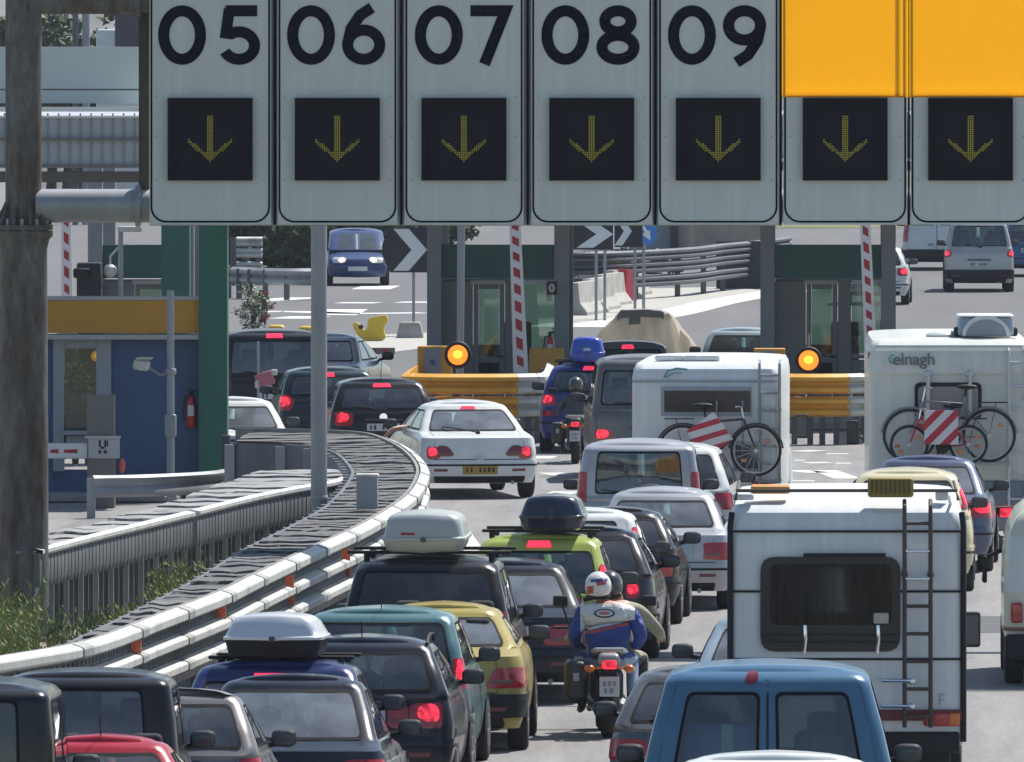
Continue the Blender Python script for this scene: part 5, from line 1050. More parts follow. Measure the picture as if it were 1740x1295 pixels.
sw = mat('teal print', (.08,.22,.30), .6); b = MB(); ribbon(b, [(xx(1128),z(642)),(xx(1135),z(630)),(xx(1150),z(626)),(xx(1168),z(628))], .022, -.012+.02, .03); ribbon(b, [(xx(1132),z(641)),(xx(1145),z(634)),(xx(1158),z(634))], .014, .008, .03); b.build('emblem', sw, t, smooth=False)
for px in (1218, 1262): b = MB(); b.tube([(xx(px),-.03,1.95),(xx(px),-.02,1.15),(xx(px),-.30,1.15)], .016); b.build('bike_rack_arm', M_steel, t)
b = MB(); b.box((0,-.22,.98), (1.5,.10,.03)); b.build('bike_rack_rail', M_steel, t); rear_lamps(t, 1.0, .78); b = MB(); b.rbox((0,0,.62), (1.96,.1,.16), .03); b.build('bumper', M_cg, t)
for q, w_ in ((1135,.4),(1190,.5)): b = MB(); b.rbox((xx(q),.65,2.52), (w_,w_,.08), .03); b.build('roof_vent', M_cw, t)
for sg in (1,-1): b = MB(); b.rbox((sg*1.012,.11,2.04), (.03,.05,.09), .01); b.build('marker_lamp', M_red, t)
# the lettered one
S3 = 126; t, sf = camper('white camper lettered in grey with two bicycles and a square striped panel on its back', S3, 1614, 2.18, 2.88, 5.8, .8, M_cw2, zb=.60); V['camper3'] = (t, sf)
z = lambda py: HC-(py-VY)/S3; xx = lambda px: (px-1614)/S3
b = MB(); sf.grid(b, -1.9, 1.9, z(635), z(590)-.06, .035, 10, 5); b.build('roof_fairing', M_cw2, t)
seam(t, z(588), 2.0, M_wf, .014, .01)
lg = mat('grey print dark', (.13,.15,.17), .6)
o = text('elnagh', .235, 'lettering', lg, t, (xx(1553), -.042, z(611)), space=.96, off=.002); o.rotation_euler = (R(90),0,0)
b = MB(); ribbon(b, arc(xx(1517),z(610),.05,.055,70,290,14), .02, -.046, -.036); b.build('emblem', mat('turquoise print', (.05,.35,.36), .6), t, smooth=False)
b = MB(); b.prism(rpoly([(xx(1554),z(712)),(xx(1668),z(712)),(xx(1668),z(650)),(xx(1554),z(650))], .08, .08), -.03, .01); f = b.build('rear_window', M_black, t); b = MB(); b.prism(rpoly([(xx(1560),z(708)),(xx(1662),z(708)),(xx(1662),z(657)),(xx(1560),z(657))], .06, .06), -.036, -.028); b.build('pane', mat('grey blind', (.17,.175,.20), .25, coat=.6), f)
for px in (1577, 1648): b = MB(); b.cyl((xx(px),-.05,z(636)), (xx(px),-.05,z(705)), .028); b.tube([(xx(px),-.03,z(632)),(xx(px),-.12,z(636)),(xx(px),-.20,z(720))], .018); b.ell((xx(px),-.06,z(635)), (.06,.05,.05)); b.build('bike_rack_arm', mat('pale rack tube', (.55,.57,.58), .35, metal=.3), t)
b = MB(); b.box((xx(1610),-.28,z(786)), (1.7,.30,.035)); b.build('bike_rack_rail', M_steel, t)
ladder(t, xx(1714), xx(1742), z(860), 2.70, -.08, 7, mat('pale rack tube', (.55,.57,.58), .35, metal=.3))
b = MB(); b.rbox((0,-.02,z(838)), (2.10,.08,.34), .05); b.build('lower_panel', mat('blue grey lower panel', (.17,.21,.25), .5), t); rear_lamps(t, 1.04, z(872), lit=True); b = MB(); b.rbox((0,0,z(890)), (2.14,.12,.2), .04); b.build('bumper', M_cg, t)
b = MB(); b.rbox((xx(1677),1.0,3.02), (.78,1.1,.26), .06, taper=.94); u = b.build('air_conditioner', mat('blue grey unit', (.30,.36,.46), .5), t); b = MB(); b.rbox((xx(1677),1.0,3.165), (.76,1.08,.03), .05); b.build('lid', M_cw, u)
b = MB(); b.prism([(xx(1677)+.30*math.cos(R(a)), 2.90+.25*math.sin(R(a))) for a in range(0,181,12)], .38, .50); b.build('end_cap', mat('grey unit cover', (.30,.33,.37), .5), u); b = MB(); ribbon(b, [(xx(1677)+.30*math.cos(R(a)), 2.90+.25*math.sin(R(a))) for a in range(0,181,12)], .05, .36, .45); b.build('cap_rim', M_cw, u)
for sg in (1,-1): b = MB(); b.rbox((xx(1677)+sg*.36,.7,2.95), (.14,.4,.12), .03); b.build('foot', M_black, u)
b = MB(); b.cyl((xx(1706),.9,2.94), (xx(1728),.9,2.93), .03); b.build('pipe', M_black, u)
b = MB(); b.ell((xx(1605),.8,2.90), (.24,.24,.07)); b.build('roof_vent', M_cw, t)
for sg in (1,-1): b = MB(); b.rbox((sg*1.09,.05,z(604)), (.03,.05,.08), .01); b.build('marker_lamp', M_red, t)
b = MB(); b.box((0,.05,z(620)), (.004,.01,.1)); b.build('seam_strip', M_wf, t)
# cream van on the right edge
S4 = 157; Y = F/S4; t = emptything('camper_van', 'old cream camper van cut by the right edge', 'van', ((1853-VX)/S4, Y, 0), 0, 'white motor caravans'); hw = .93; CARS.append(('creamvan', (1853-VX)/S4, Y, 1.86, 4.4, 0))
sf = Surf([(.40, .88, .05, 4.3, .1, .3, .03), (.55, .93, .0, 4.4, .14, .35, .04), (1.0, .935, .0, 4.4, .16, .4, .05), (1.35, .925, .02, 4.35, .17, .4, .05), (1.65, .88, .06, 4.2, .18, .4, .05), (1.82, .80, .12, 4.0, .2, .4, .05), (1.90, .70, .2, 3.9, .2, .4, .05)])
b = MB(); sf.shell(b); b.build('body', mat('cream van paint', (.56,.55,.43), .35, coat=.5, var=.04, scale=2), t); b = MB(); sf.grid(b, -1.9, 1.9, 1.02, 1.62, .003, 12, 5, .006); b.build('upper_panel', mat('pale grey van paint', (.55,.58,.56), .35, coat=.4), t)
b = MB(); o = rpoly([(-.62,1.12),(.62,1.12),(.62,1.52),(-.62,1.52)], .16, .1); sf.poly(b, o, .012); b.build('rear_window', M_tint, t); b = MB(); sf.grid(b, -2.1, 2.1, .60, .64, .012, 14, 1); b.build('trim_strip', mat('rust brown strip', (.22,.08,.05), .5), t)
b = MB(); b.rbox((0,-.06,.42), (1.86,.16,.30), .05); b.build('bumper', M_black, t); b = MB(); b.rbox((0,.3,.30), (1.7,.5,.2), .03); b.build('valance', M_black, t)
for yy in (.75, 3.4):
    for sg in (1,-1): wheel(t, (sg*.82, yy, .33), .33, .21, sg, M_hub)
for sg in (1,-1): b = MB(); b.rbox((sg*.80,-.01,.80), (.13,.05,.22), .03); b.build('tail_light', M_red, t)
b = MB(); b.tube([(-.93,2.9,1.35),(-1.10,2.8,1.28),(-1.12,2.78,1.02)], .025); b.rbox((-1.11,2.75,1.15), (.05,.06,.30), .02); b.build('mirror', M_black, t)

t = V['van'][0]; o = emptything('carton', 'blue carton with a pale stripe behind the left rear window of the blue van', 'box', local(t, -.36, .62, 1.02)); b = MB(); b.rbox((0,0,.27), (.52,.36,.54), .02); b.build('box', mat('blue carton', (.05,.16,.42), .6), o); b = MB(); b.box((.06,-.182,.27), (.09,.006,.54)); b.build('tape', mat('pale tape', (.45,.6,.65), .5), o)
# ---------------------------------------------------------------- bicycles and striped panels
M_bt = mat('bicycle tyre', (.02,.02,.022), .8); M_spoke = mat('spokes and rim', (.5,.5,.5), .35, metal=.7)
def bicycle(label, p, rz, r, m, flip=1, basket=False, scale=1., guards=True, refl=True, roll=0.):
    o = emptything('bicycle', label, 'bicycle', p, rz, 'bicycles carried on the campers', roll=roll); wb = 1.02*scale; k = flip
    for x in (-wb/2, wb/2):
        e = bpy.data.objects.new('wheel', None); COL.objects.link(e); e.parent = o; e.location = (k*x,0,r)
        b = MB(); b.tube([(r*math.cos(2*math.pi*i/36),0,r*math.sin(2*math.pi*i/36)) for i in range(36)], .019, 8, closed=True); b.build('tyre', M_bt, e)
        b = MB(); b.tube([((r-.03)*math.cos(2*math.pi*i/36),0,(r-.03)*math.sin(2*math.pi*i/36)) for i in range(36)], .010, 6, closed=True)
        for i in range(18): a = 2*math.pi*i/18; b.cyl((0,(.02 if i%2 else -.02),0), ((r-.03)*math.cos(a),0,(r-.03)*math.sin(a)), .0028, n=4)
        b.cyl((0,-.05,0), (0,.05,0), .025); b.build('rim', M_spoke, e)
        if refl:
            for a in (40, 220): b = MB(); b.rbox((r*.62*math.cos(R(a)),0,r*.62*math.sin(R(a))), (.07,.012,.05), .01); b.build('reflector', M_amber, e)
        if guards:
            b = MB(); b.tube([((r+.035)*math.cos(R(a)),0,(r+.035)*math.sin(R(a))) for a in range(5,176,10)], .014, 6); b.build('mudguard', m, e)
    R_, Fx = -wb/2, wb/2; bb = (-.06*scale, 0, r-.04); st = (-.20*scale, 0, r+.50*scale); hd = (.34*scale, 0, r+.44*scale); hb = (.36*scale,0,r+.34*scale)
    f = lambda q: (k*q[0], q[1], q[2]); b = MB()
    for a, c, rr in ((bb, st, .017), (bb, hb, .02), ((-.18*scale,0,r+.40*scale), hd, .018), ((R_,0,r), bb, .012), ((R_,0,r), (-.18*scale,0,r+.40*scale), .011), (hd, (Fx,0,r), .015)): b.cyl(f(a), f(c), rr, n=8)
    b.build('frame', m, o)
    b = MB(); b.cyl(f(st), f((st[0]-.02,0,st[2]+.10)), .013); b.ell(f((st[0]-.03,0,st[2]+.13)), (.14,.07,.035)); b.build('saddle', M_black, o)
    b = MB(); b.cyl(f(hd), f((.31*scale,0,r+.60*scale)), .014); b.tube([f((.24*scale,-.26,r+.62*scale)), f((.33*scale,-.14,r+.62*scale)), f((.33*scale,.14,r+.62*scale)), f((.24*scale,.26,r+.62*scale))], .013); b.build('handlebar', M_chrome, o)
    b = MB(); b.lathe([(.09,-.008),(.09,.008)], f((bb[0],-.03,bb[2])), 'y', 24); b.box(f((bb[0]+.06,-.06,bb[2]-.06)), (.03,.02,.16)); b.box(f((bb[0]+.08,-.10,bb[2]-.14)), (.09,.08,.025)); b.build('crank', M_black, o)
    b = MB(); b.box(f((R_-.05,0,r*2+.10)), (.40,.12,.015)); b.cyl(f((R_-.1,.05,r*2+.1)), f((R_,.05,r)), .006); b.build('carrier', M_black, o)
    return o
t = V['camper2'][0]; p = local(t, (1224-1199)/S2, -.30, HC-(806-VY)/S2+.02)
p.z = HC-(806-VY)/S2; bicycle('dark bicycle on the back of the camper with the ladder and teal emblem', p, t.rotation_euler.z, .335, mat('dark bicycle frame', (.03,.03,.035), .4), 1, scale=.98)
t = V['camper3'][0]; p = local(t, (1612-1614)/S3, -.36, HC-(782-VY)/S3); bicycle('adult bicycle with grey mudguards behind the square striped panel', p, t.rotation_euler.z, .345, mat('grey bicycle frame', (.25,.26,.29), .4, metal=.3), -1, scale=1.05)
p = local(t, (1594-1614)/S3, -.46, HC-(784-VY)/S3); bicycle('smaller pink red bicycle in front of the adult one on the lettered camper', p, t.rotation_euler.z, .245, mat('pink red bicycle frame', (.42,.03,.08), .35), -1, scale=.78, guards=False)
def panel(label, t, x, y, z, sz, ang, m, group='striped warning panels on the campers'):
    p = local(t, x, y, z); o = emptything('warning_panel', label, 'warning panel', p, t.rotation_euler.z, group); rot = Matrix.Rotation(R(ang),3,'Y'); b = MB(); b.rbox((0,0,0), (sz,.012,sz), .004, rot=None)
    q = b.build('board', m, o, smooth=False); q.rotation_euler = (0, R(ang), 0); b = MB(); b.cyl((0,.01,0), (0,.2,.05), .02); b.build('bracket', M_steel, o); return o
pw, pr = (.62,.62,.62), (.45,.02,.045)
panel('tilted red and white striped panel over the single bicycle', V['camper2'][0], (1208-1199)/S2, -.42, HC-(738-VY)/S2, .46, -36, stripes('tilted warning stripes', pr, pw, (.35,0,1), 5.6, .30, .45))
panel('square red and white striped panel over the two bicycles', V['camper3'][0], (1598-1614)/S3, -.56, HC-(724-VY)/S3, .46, 0, stripes('square warning stripes', pr, pw, (.72,0,-.72), 5.4, .2, .5))

# ---------------------------------------------------------------- people and motorcycles
def skin(name, nodes, links, m, parent, root=0, sub=3):
    me = bpy.data.meshes.new('sk'); me.from_pydata([n[:3] for n in nodes], links, []); o = bpy.data.objects.new('sk', me); COL.objects.link(o)
    md = o.modifiers.new('Skin', 'SKIN'); md.use_smooth_shade = True; o.modifiers.new('Sub', 'SUBSURF').levels = sub
    for i, n in enumerate(nodes):
        v = me.skin_vertices[0].data[i]; r = n[3]; v.radius = r if isinstance(r, tuple) else (r, r); v.use_root = (i == root)
    bpy.context.view_layer.update(); me2 = bpy.data.meshes.new_from_object(o.evaluated_get(bpy.context.evaluated_depsgraph_get())); me2.name = name; bpy.data.objects.remove(o)
    me2.materials.clear()
    for mm in (m if isinstance(m, list) else [m]): me2.materials.append(mm)
    q = bpy.data.objects.new(name, me2); COL.objects.link(q); q.parent = parent; return q
M_skin = mat('skin', (.45,.24,.17), .55, var=.06, scale=12); M_jean = mat('pale blue jeans', (.30,.38,.46), .85, var=.15, scale=8); M_tan = mat('tan trousers', (.30,.22,.13), .85, var=.12, scale=8)
M_jblue = mat('blue jacket cloth', (.022,.05,.235), .7, var=.22, scale=7, bump=.5, bscale=14); M_jwhite = mat('white jacket cloth', (.60,.61,.60), .7, var=.06, scale=6, bump=.4, bscale=14); M_jred = mat('red jacket stripe', (.40,.07,.05), .7); M_khaki = mat('khaki jacket cloth', (.30,.28,.20), .8, var=.2, scale=8, bump=.8, bscale=16); M_jgrey = mat('dark grey jacket cloth', (.06,.07,.075), .8, var=.2, scale=8); M_boot = mat('black boots', (.015,.015,.016), .5); M_glove = mat('black gloves', (.02,.02,.022), .7)
def rider(label, t, jacket, legs, helmet, lean=.10, sw=1., face_back=True, badge=False, hands=M_glove, dy=0., dz=0., tw=0., waist=False, tk=1.):
    """seated motorcyclist; origin at the ground under the rear of the bike"""
    o = emptything('person', label, 'person', t.location, t.rotation_euler.z)
    hy = .78+dy; hz = .86+dz; N = [(0,hy,hz,(.18*tk,.14)), (0,hy+.03,hz+.16,(.18*tk,.13)), (0,hy+.09,hz+.34,(.20*tk,.135)), (tw*.2,hy+.15,hz+.48,(.17*tk,.12)), (tw*.3,hy+.18,hz+.555,(.065,.065)), (tw*.5,hy+.20,hz+.66,(.075,.09)), (tw*.5,hy+.22,hz+.76,(.085,.095))]; E = [(i, i+1) for i in range(6)]
    arm = []
    for sg in (1,-1):
        b0 = len(N); 
        if waist: N += [(sg*.21*sw,hy+.14,hz+.455,.085), (sg*.285*sw,hy+.08,hz+.22,.078), (sg*.255*sw,hy+.32,hz+.12,.056), (sg*.23*sw,hy+.38,hz+.11,(.034,.030)), (sg*.215*sw,hy+.44,hz+.11,(.030,.036))]
        else: N += [(sg*.20*sw,hy+.17,hz+.465,.078), (sg*.37*sw,hy+.26,hz+.25,.064), (sg*.40*sw,hy+.46,hz+.18,.046), (sg*.405*sw,hy+.52,hz+.17,(.034,.030)), (sg*.41*sw,hy+.58,hz+.165,(.042,.024))]
        h0 = N[-1]; E += [(3,b0),(b0,b0+1),(b0+1,b0+2),(b0+2,b0+3),(b0+3,b0+4)]
        for k in range(4):
            f0 = len(N); x = h0[0]+sg*(-.03+.021*k); l = (.9,1.,.95,.8)[k]
            N += [(x,h0[1]+.055,h0[2]+.005,.0095), (x,h0[1]+.055+.034*l,h0[2]-.02,.009), (x,h0[1]+.055+.022*l,h0[2]-.05,.008)]; E += [(b0+4,f0),(f0,f0+1),(f0+1,f0+2)]
        f0 = len(N); N += [(h0[0]-sg*.045,h0[1]+.01,h0[2]-.025,.011), (h0[0]-sg*.04,h0[1]+.045,h0[2]-.045,.009)]; E += [(b0+4,f0),(f0,f0+1)]
        l0 = len(N); N += [(sg*.11,hy+.04,hz-.02,.105), (sg*.27,hy+.46,hz-.02,.078), (sg*.25,hy+.26,hz-.42,.052), (sg*.25,hy+.24,hz-.50,.045), (sg*.27,hy+.40,hz-.54,.036)]; E += [(0,l0),(l0,l0+1),(l0+1,l0+2),(l0+2,l0+3),(l0+3,l0+4)]
    q = skin('body', N, E, [jacket, M_jwhite, M_jred, legs, hands, M_boot, M_skin], o)
    for p in q.data.polygons:
        c = p.center; x, y, z = c; z -= hz
        if z < -.36: i = 5
        elif (z < .0 and abs(x) < .5 and y < hy+.54 and not (y > hy+.5 and abs(x) > .3)) and z < .02 and (abs(x) < .32): i = 3
        elif y > h0[1]-.045 and z > h0[2]-hz-.09 and z < h0[2]-hz+.06 and abs(abs(x)-abs(h0[0])) < .09: i = 4
        elif z > .545 and abs(x) < .12: i = 6
        else: i = 0
        p.material_index = i
    # helmet
    hc = Vector((tw*.5, hy+.20, hz+.72)); b = MB(); b.ell(hc, (.135,.165,.150), 28, 18); 
    hm = b.build('helmet', helmet, o); b = MB(); b.ell(hc+Vector((0,.03,.0)), (.137,.145,.065), 24, 10); b.build('visor', M_black, hm); b = MB(); b.lathe([(.10,-.13),(.125,-.115),(.125,-.09)], hc+Vector((0,.0,0)), 'z', 24); b.build('collar', M_black, hm)
    if badge:
        for dx, dz_, w_, h_, m in ((-.085,-.02,.03,.04,M_jred),(.03,.03,.05,.018,M_jred),(.03,.055,.06,.012,M_jblue),(-.02,.07,.06,.012,M_jblue)):
            b = MB(); n = 6; vs = []
            for j in range(n+1):
                for i in range(n+1):
                    x = dx+w_*(i/n-.5)*2; zz = dz_+h_*(j/n-.5)*2+x*.15; k = max(.05, 1-(x/.137)**2-(zz/.152)**2); vs.append(hc+Vector((x, -.168*math.sqrt(k), zz)))
            b.add(vs, [(j*(n+1)+i, j*(n+1)+i+1, (j+1)*(n+1)+i+1, (j+1)*(n+1)+i) for j in range(n) for i in range(n)]); b.build('decal', m, hm)
    return o, q
def jacket_mat():
    m = bpy.data.materials.new('blue jacket with white yoke and red stripe'); m.use_nodes = True; n = m.node_tree.nodes; l = m.node_tree.links; p = n['Principled BSDF']; p.inputs['Roughness'].default_value = .7
    tc = n.new('ShaderNodeTexCoord'); sp = n.new('ShaderNodeSeparateXYZ'); l.new(tc.outputs['Object'], sp.inputs[0])
    def M(op, a, b=None, c=None):
        q = n.new('ShaderNodeMath'); q.operation = op
        for i, v in enumerate((a, b, c)):
            if v is None: continue
            if isinstance(v, (int, float)): q.inputs[i].default_value = v
            else: l.new(v, q.inputs[i])
        return q.outputs[0]
    nz = n.new('ShaderNodeTexNoise'); nz.inputs['Scale'].default_value = 5; nz.inputs['Detail'].default_value = 5; l.new(tc.outputs['Object'], nz.inputs['Vector'])
    h = M('ADD', M('MULTIPLY_ADD', sp.outputs[0], -.22, sp.outputs[2]), M('MULTIPLY', nz.outputs['Fac'], .03)); ins = M('LESS_THAN', M('ABSOLUTE', sp.outputs[0]), .275)
    wh = M('MULTIPLY', M('GREATER_THAN', h, 1.135), ins); rd = M('MULTIPLY', M('MULTIPLY', M('GREATER_THAN', h, 1.095), M('LESS_THAN', h, 1.125)), M('LESS_THAN', M('ABSOLUTE', sp.outputs[0]), .22))
    cr = n.new('ShaderNodeValToRGB'); cr.color_ramp.elements[0].position = .3; cr.color_ramp.elements[1].position = .7; cr.color_ramp.elements[0].color = (.014,.03,.15,1); cr.color_ramp.elements[1].color = (.035,.075,.33,1); l.new(nz.outputs['Fac'], cr.inputs[0])
    a = n.new('ShaderNodeMix'); a.data_type = 'RGBA'; l.new(wh, a.inputs[0]); l.new(cr.outputs[0], a.inputs[6]); a.inputs[7].default_value = (.60,.61,.60,1)
    b_ = n.new('ShaderNodeMix'); b_.data_type = 'RGBA'; l.new(rd, b_.inputs[0]); l.new(a.outputs[2], b_.inputs[6]); b_.inputs[7].default_value = (.40,.07,.05,1); l.new(b_.outputs[2], p.inputs['Base Color'])
    wv = n.new('ShaderNodeTexNoise'); wv.inputs['Scale'].default_value = 9; wv.inputs['Detail'].default_value = 3; mp = n.new('ShaderNodeMapping'); mp.inputs['Scale'].default_value = (1,1,2.2); l.new(tc.outputs['Object'], mp.inputs[0]); l.new(mp.outputs[0], wv.inputs['Vector'])
    bp = n.new('ShaderNodeBump'); bp.inputs['Strength'].default_value = .9; bp.inputs['Distance'].default_value = .05; l.new(wv.outputs['Fac'], bp.inputs['Height']); l.new(bp.outputs[0], p.inputs['Normal']); return m
def motorcycle(label, s, px, col, head=0., pann=True, lit=True, plate=True, group='motorcycles in the queue', bar=.40):
    Y = F/s; t = emptything('motorcycle', label, 'motorcycle', ((px-VX)/s, Y, gz(Y)), R(head), group)
    for y in (.33, 1.80):
        e = bpy.data.objects.new('wheel', None); COL.objects.link(e); e.parent = t; e.location = (0, y, .31); b = MB(); b.lathe([(.20,-.06),(.27,-.075),(.30,-.05),(.312,0),(.30,.05),(.27,.075),(.20,.06)], axis='x', n=28); b.build('tyre', M_tyre, e); b = MB(); b.lathe([(.205,-.05),(.19,-.03),(.06,-.03),(.05,-.06),(.05,.06),(.06,.03),(.19,.03),(.205,.05)], axis='x', n=24); b.build('rim', M_hub, e)
    b = MB(); b.cyl((-.09,.33,.31),(-.10,.85,.42),.03); b.cyl((.09,.33,.31),(.10,.85,.42),.03); b.rbox((0,1.05,.50), (.34,.5,.36), .08); b.rbox((0,.75,.62), (.2,.7,.12), .04); b.build('engine', mat('engine metal', (.10,.10,.105), .45, metal=.6), t)
    b = MB(); b.ell((0,1.15,.88), (.19,.34,.17), 20, 12, e=.85); b.build('fuel_tank', col, t)
    b = MB(); b.rbox((0,.72,.82), (.28,.66,.10), .05); b.build('seat', M_black, t)
    b = MB(); b.rbox((0,.26,.80), (.24,.42,.12), .05, taper=.85); tail = b.build('tail_unit', col, t)
    b = MB(); b.tube([(-.10,.48,.84),(-.16,.22,.88),(-.13,.08,.90),(.13,.08,.90),(.16,.22,.88),(.10,.48,.84)], .026); b.build('grab_rail', mat('silver grab rail', (.38,.39,.40), .35, metal=.6), t)
    b = MB(); b.rbox((0,.06,.75), (.15,.07,.09), .025); b.build('tail_light', M_lit if lit else M_red, t)
    for sg in (1,-1):
        b = MB(); b.cyl((sg*.06,.10,.72),(sg*.17,.09,.71),.012); b.ell((sg*.20,.08,.71), (.055,.05,.042)); b.build('indicator', M_amber, t)
        b = MB(); b.cyl((sg*.10,1.80,.31), (sg*.11,1.50,1.0), .03); b.build('fork', M_steel, t)
        b = MB(); b.tube([(sg*.12,.34,.30),(sg*.16,.8,.34),(sg*.15,1.05,.40)], [.05,.05,.03]); b.build('exhaust_pipe', M_steel, t)
        b = MB(); b.cyl((sg*.35,1.40,1.06),(sg*.43,1.42,1.28),.01); b.rbox((sg*.45,1.42,1.33), (.15,.05,.11), .03); b.build('mirror', M_black, t)
        b = MB(); b.cyl((sg*.12,.98,.34), (sg*.34,.98,.34), .02); b.build('foot_peg', M_black, t)
        if pann and sg < 0: b = MB(); b.rbox((sg*.33,.48,.58), (.22,.52,.40), .06); pn = b.build('pannier', mat('black pannier', (.02,.022,.026), .5, coat=.3), t); b = MB(); b.box((sg*.33,.215,.62), (.06,.012,.08)); b.build('latch', M_steel, pn)
    b = MB(); b.tube([(-bar,1.40,1.06),(-bar*.75,1.46,1.06),(-.10,1.52,1.03),(.10,1.52,1.03),(bar*.75,1.46,1.06),(bar,1.40,1.06)], .014); b.build('handlebar', M_black, t)
    b = MB(); b.ell((0,1.62,1.02), (.16,.14,.16)); b.build('headlight', col, t)
    if plate: b = MB(); b.box((.0,.05,.53), (.20,.012,.20), rot=Matrix.Rotation(R(-12),3,'X'));  [b.box((x,.042+.21*(.53-z_)*-1,z_), (w_,.012,.05), 1) for x,z_,w_ in ((-.05,.56,.03),(.0,.56,.03),(.05,.56,.025),(-.04,.49,.03),(.02,.49,.04))]; b.build('number_plate', [M_plate, mat('faint plate marks', (.25,.26,.27), .6)], t)
    b = MB(); b.rbox((0,.12,.58), (.16,.10,.32), .03); b.build('mudguard', M_black, t)
    return t
t = motorcycle('black motorcycle with amber indicators carrying two people beside the dark saloon', 169.2, 1036, mat('grey bike panel', (.30,.31,.32), .35, metal=.3), 3, bar=.52); V['moto1'] = t
rider('rider in a khaki jacket, reaching the handlebar in front of the passenger in blue', t, M_khaki, mat('dark trousers', (.03,.03,.035), .9), mat('black helmet shell', (.03,.03,.035), .25, coat=.6), hands=M_skin, sw=1.16, dy=.18, dz=-.08, tw=-.14)[0].location.x += .11
o, q = rider('passenger in a blue and white jacket with a red stripe and a white helmet', t, jacket_mat(), M_jean, mat('white helmet shell', (.62,.62,.60), .25, coat=.6, var=.12, scale=14), badge=True, sw=1.20, tk=1.38, tw=-.18, dy=-.25, dz=-.07, waist=True)
b = MB(); b.prism([(.105*math.cos(R(a)), .045*math.sin(R(a))) for a in range(0,360,15)], -.006, .006); e = b.build('jacket_emblem', M_mark, q)
b = MB(); b.prism([(.085*math.cos(R(a)), .032*math.sin(R(a))) for a in range(0,360,20)], -.009, -.0065); b.build('emblem_ground', M_jwhite, e); b = MB(); b.prism([(.06*math.cos(R(a)), .019*math.sin(R(a))) for a in range(0,360,20)], -.012, -.0095); b.build('emblem_centre', mat('pink emblem print', (.45,.16,.14), .7), e)
from mathutils.bvhtree import BVHTree
bv = BVHTree.FromPolygons([v.co for v in q.data.vertices], [tuple(p.vertices) for p in q.data.polygons])
hit = bv.ray_cast(Vector((-.035, -.6, .79+.455)), Vector((0,1,0)))
e.location = hit[0]+Vector((0,-.004,0)); e.rotation_euler = (hit[1].to_track_quat('-Y','Z').to_euler() if hit[1].y < 0 else (-hit[1]).to_track_quat('-Y','Z').to_euler())
t3 = motorcycle('motorcycle with one lit red lamp behind the blue car at the yellow rails', 106, 977, mat('dark green bike panel', (.03,.05,.045), .35), 0, plate=True); V['moto3'] = t3
rider('rider in a grey jacket and tan trousers behind the bright blue roof box', t3, M_jgrey, M_tan, mat('dark helmet shell', (.04,.05,.05), .3, coat=.5), dz=-.12, sw=.86)[0].scale = (.86,.86,.86); t3.scale = (.86,.86,.86)
# driver of the white saloon with an arm on the window sill
tc = V['406'][0]; o = emptything('person', 'driver of the white saloon resting a bare arm on the open window', 'person', tc.location, tc.rotation_euler.z)
N = [(-.38,2.35,.50,(.17,.14)), (-.38,2.32,.70,(.16,.12)), (-.38,2.28,.92,(.19,.12)), (-.38,2.27,1.0,(.12,.09)), (-.38,2.28,1.07,.055), (-.38,2.29,1.16,(.075,.085)), (-.38,2.30,1.24,(.078,.085)),
     (-.56,2.28,.96,.065), (-.80,2.36,1.00,.05), (-1.00,2.26,.98,.042), (-1.10,2.24,.90,.034), (-1.14,2.23,.84,(.036,.022)), (-1.17,2.24,.80,.010), (-1.175,2.235,.76,.009), (-1.15,2.22,.79,.010), (-1.155,2.215,.745,.009), (-1.13,2.21,.79,.010), (-1.135,2.20,.75,.009), (-1.11,2.20,.80,.010), (-1.11,2.19,.765,.008), (-1.16,2.27,.84,.011), (-1.175,2.29,.81,.009),
     (-.20,2.28,.95,.065), (-.14,2.50,.78,.05), (-.26,2.74,.86,.038), (-.28,2.80,.87,.032)]
E = [(0,1),(1,2),(2,3),(3,4),(4,5),(5,6),(3,7),(7,8),(8,9),(9,10),(10,11),(11,12),(12,13),(11,14),(14,15),(11,16),(16,17),(11,18),(18,19),(11,20),(20,21),(3,22),(22,23),(23,24),(24,25)]
q = skin('body', N, E, [M_skin, M_jwhite], o)
for p in q.data.polygons: p.material_index = 1 if (p.center.z < 1.02 and p.center.x > -.86) else 0
b = MB(); b.ell((-.38,2.275,1.25), (.085,.095,.075)); b.build('hair', mat('dark hair', (.03,.02,.015), .8), o)
# ---------------------------------------------------------------- background beyond the booths
M_bark = mat('bark', (.10,.075,.05), .9, var=.3, scale=8); M_lf = mat('leaf green', (.05,.085,.02), .75); M_lf2 = mat('dull leaf green', (.075,.11,.035), .75); M_lf3 = mat('grey leaf green', (.06,.075,.045), .8); M_fl = mat('magenta flowers', (.55,.05,.16), .7); M_flw = mat('white flowers', (.6,.6,.52), .7); M_flp = mat('pink flowers', (.55,.16,.22), .7)
def bush(label, p, r, n, mats, size, choices, stem=True, cat='shrub', name='shrub', group=None, seed=1):
    o = emptything(name, label, cat, p, 0, group); rr = random.Random(seed); b = MB(); leafmass(b, (0,0,r[2]*.95), r, n, size, rr, choices); b.build('foliage', mats, o, smooth=False, fix=False)
    b = MB()
    for k in range(5): a = rr.uniform(0,6.28); b.tube([(0,0,0), (.15*r[0]*math.cos(a),.15*r[1]*math.sin(a),r[2]*.5), (.5*r[0]*math.cos(a),.5*r[1]*math.sin(a),r[2]*1.1)], [.04*r[2]+.01,.03*r[2]+.008,.01])
    b.build('stem', M_bark, o); return o
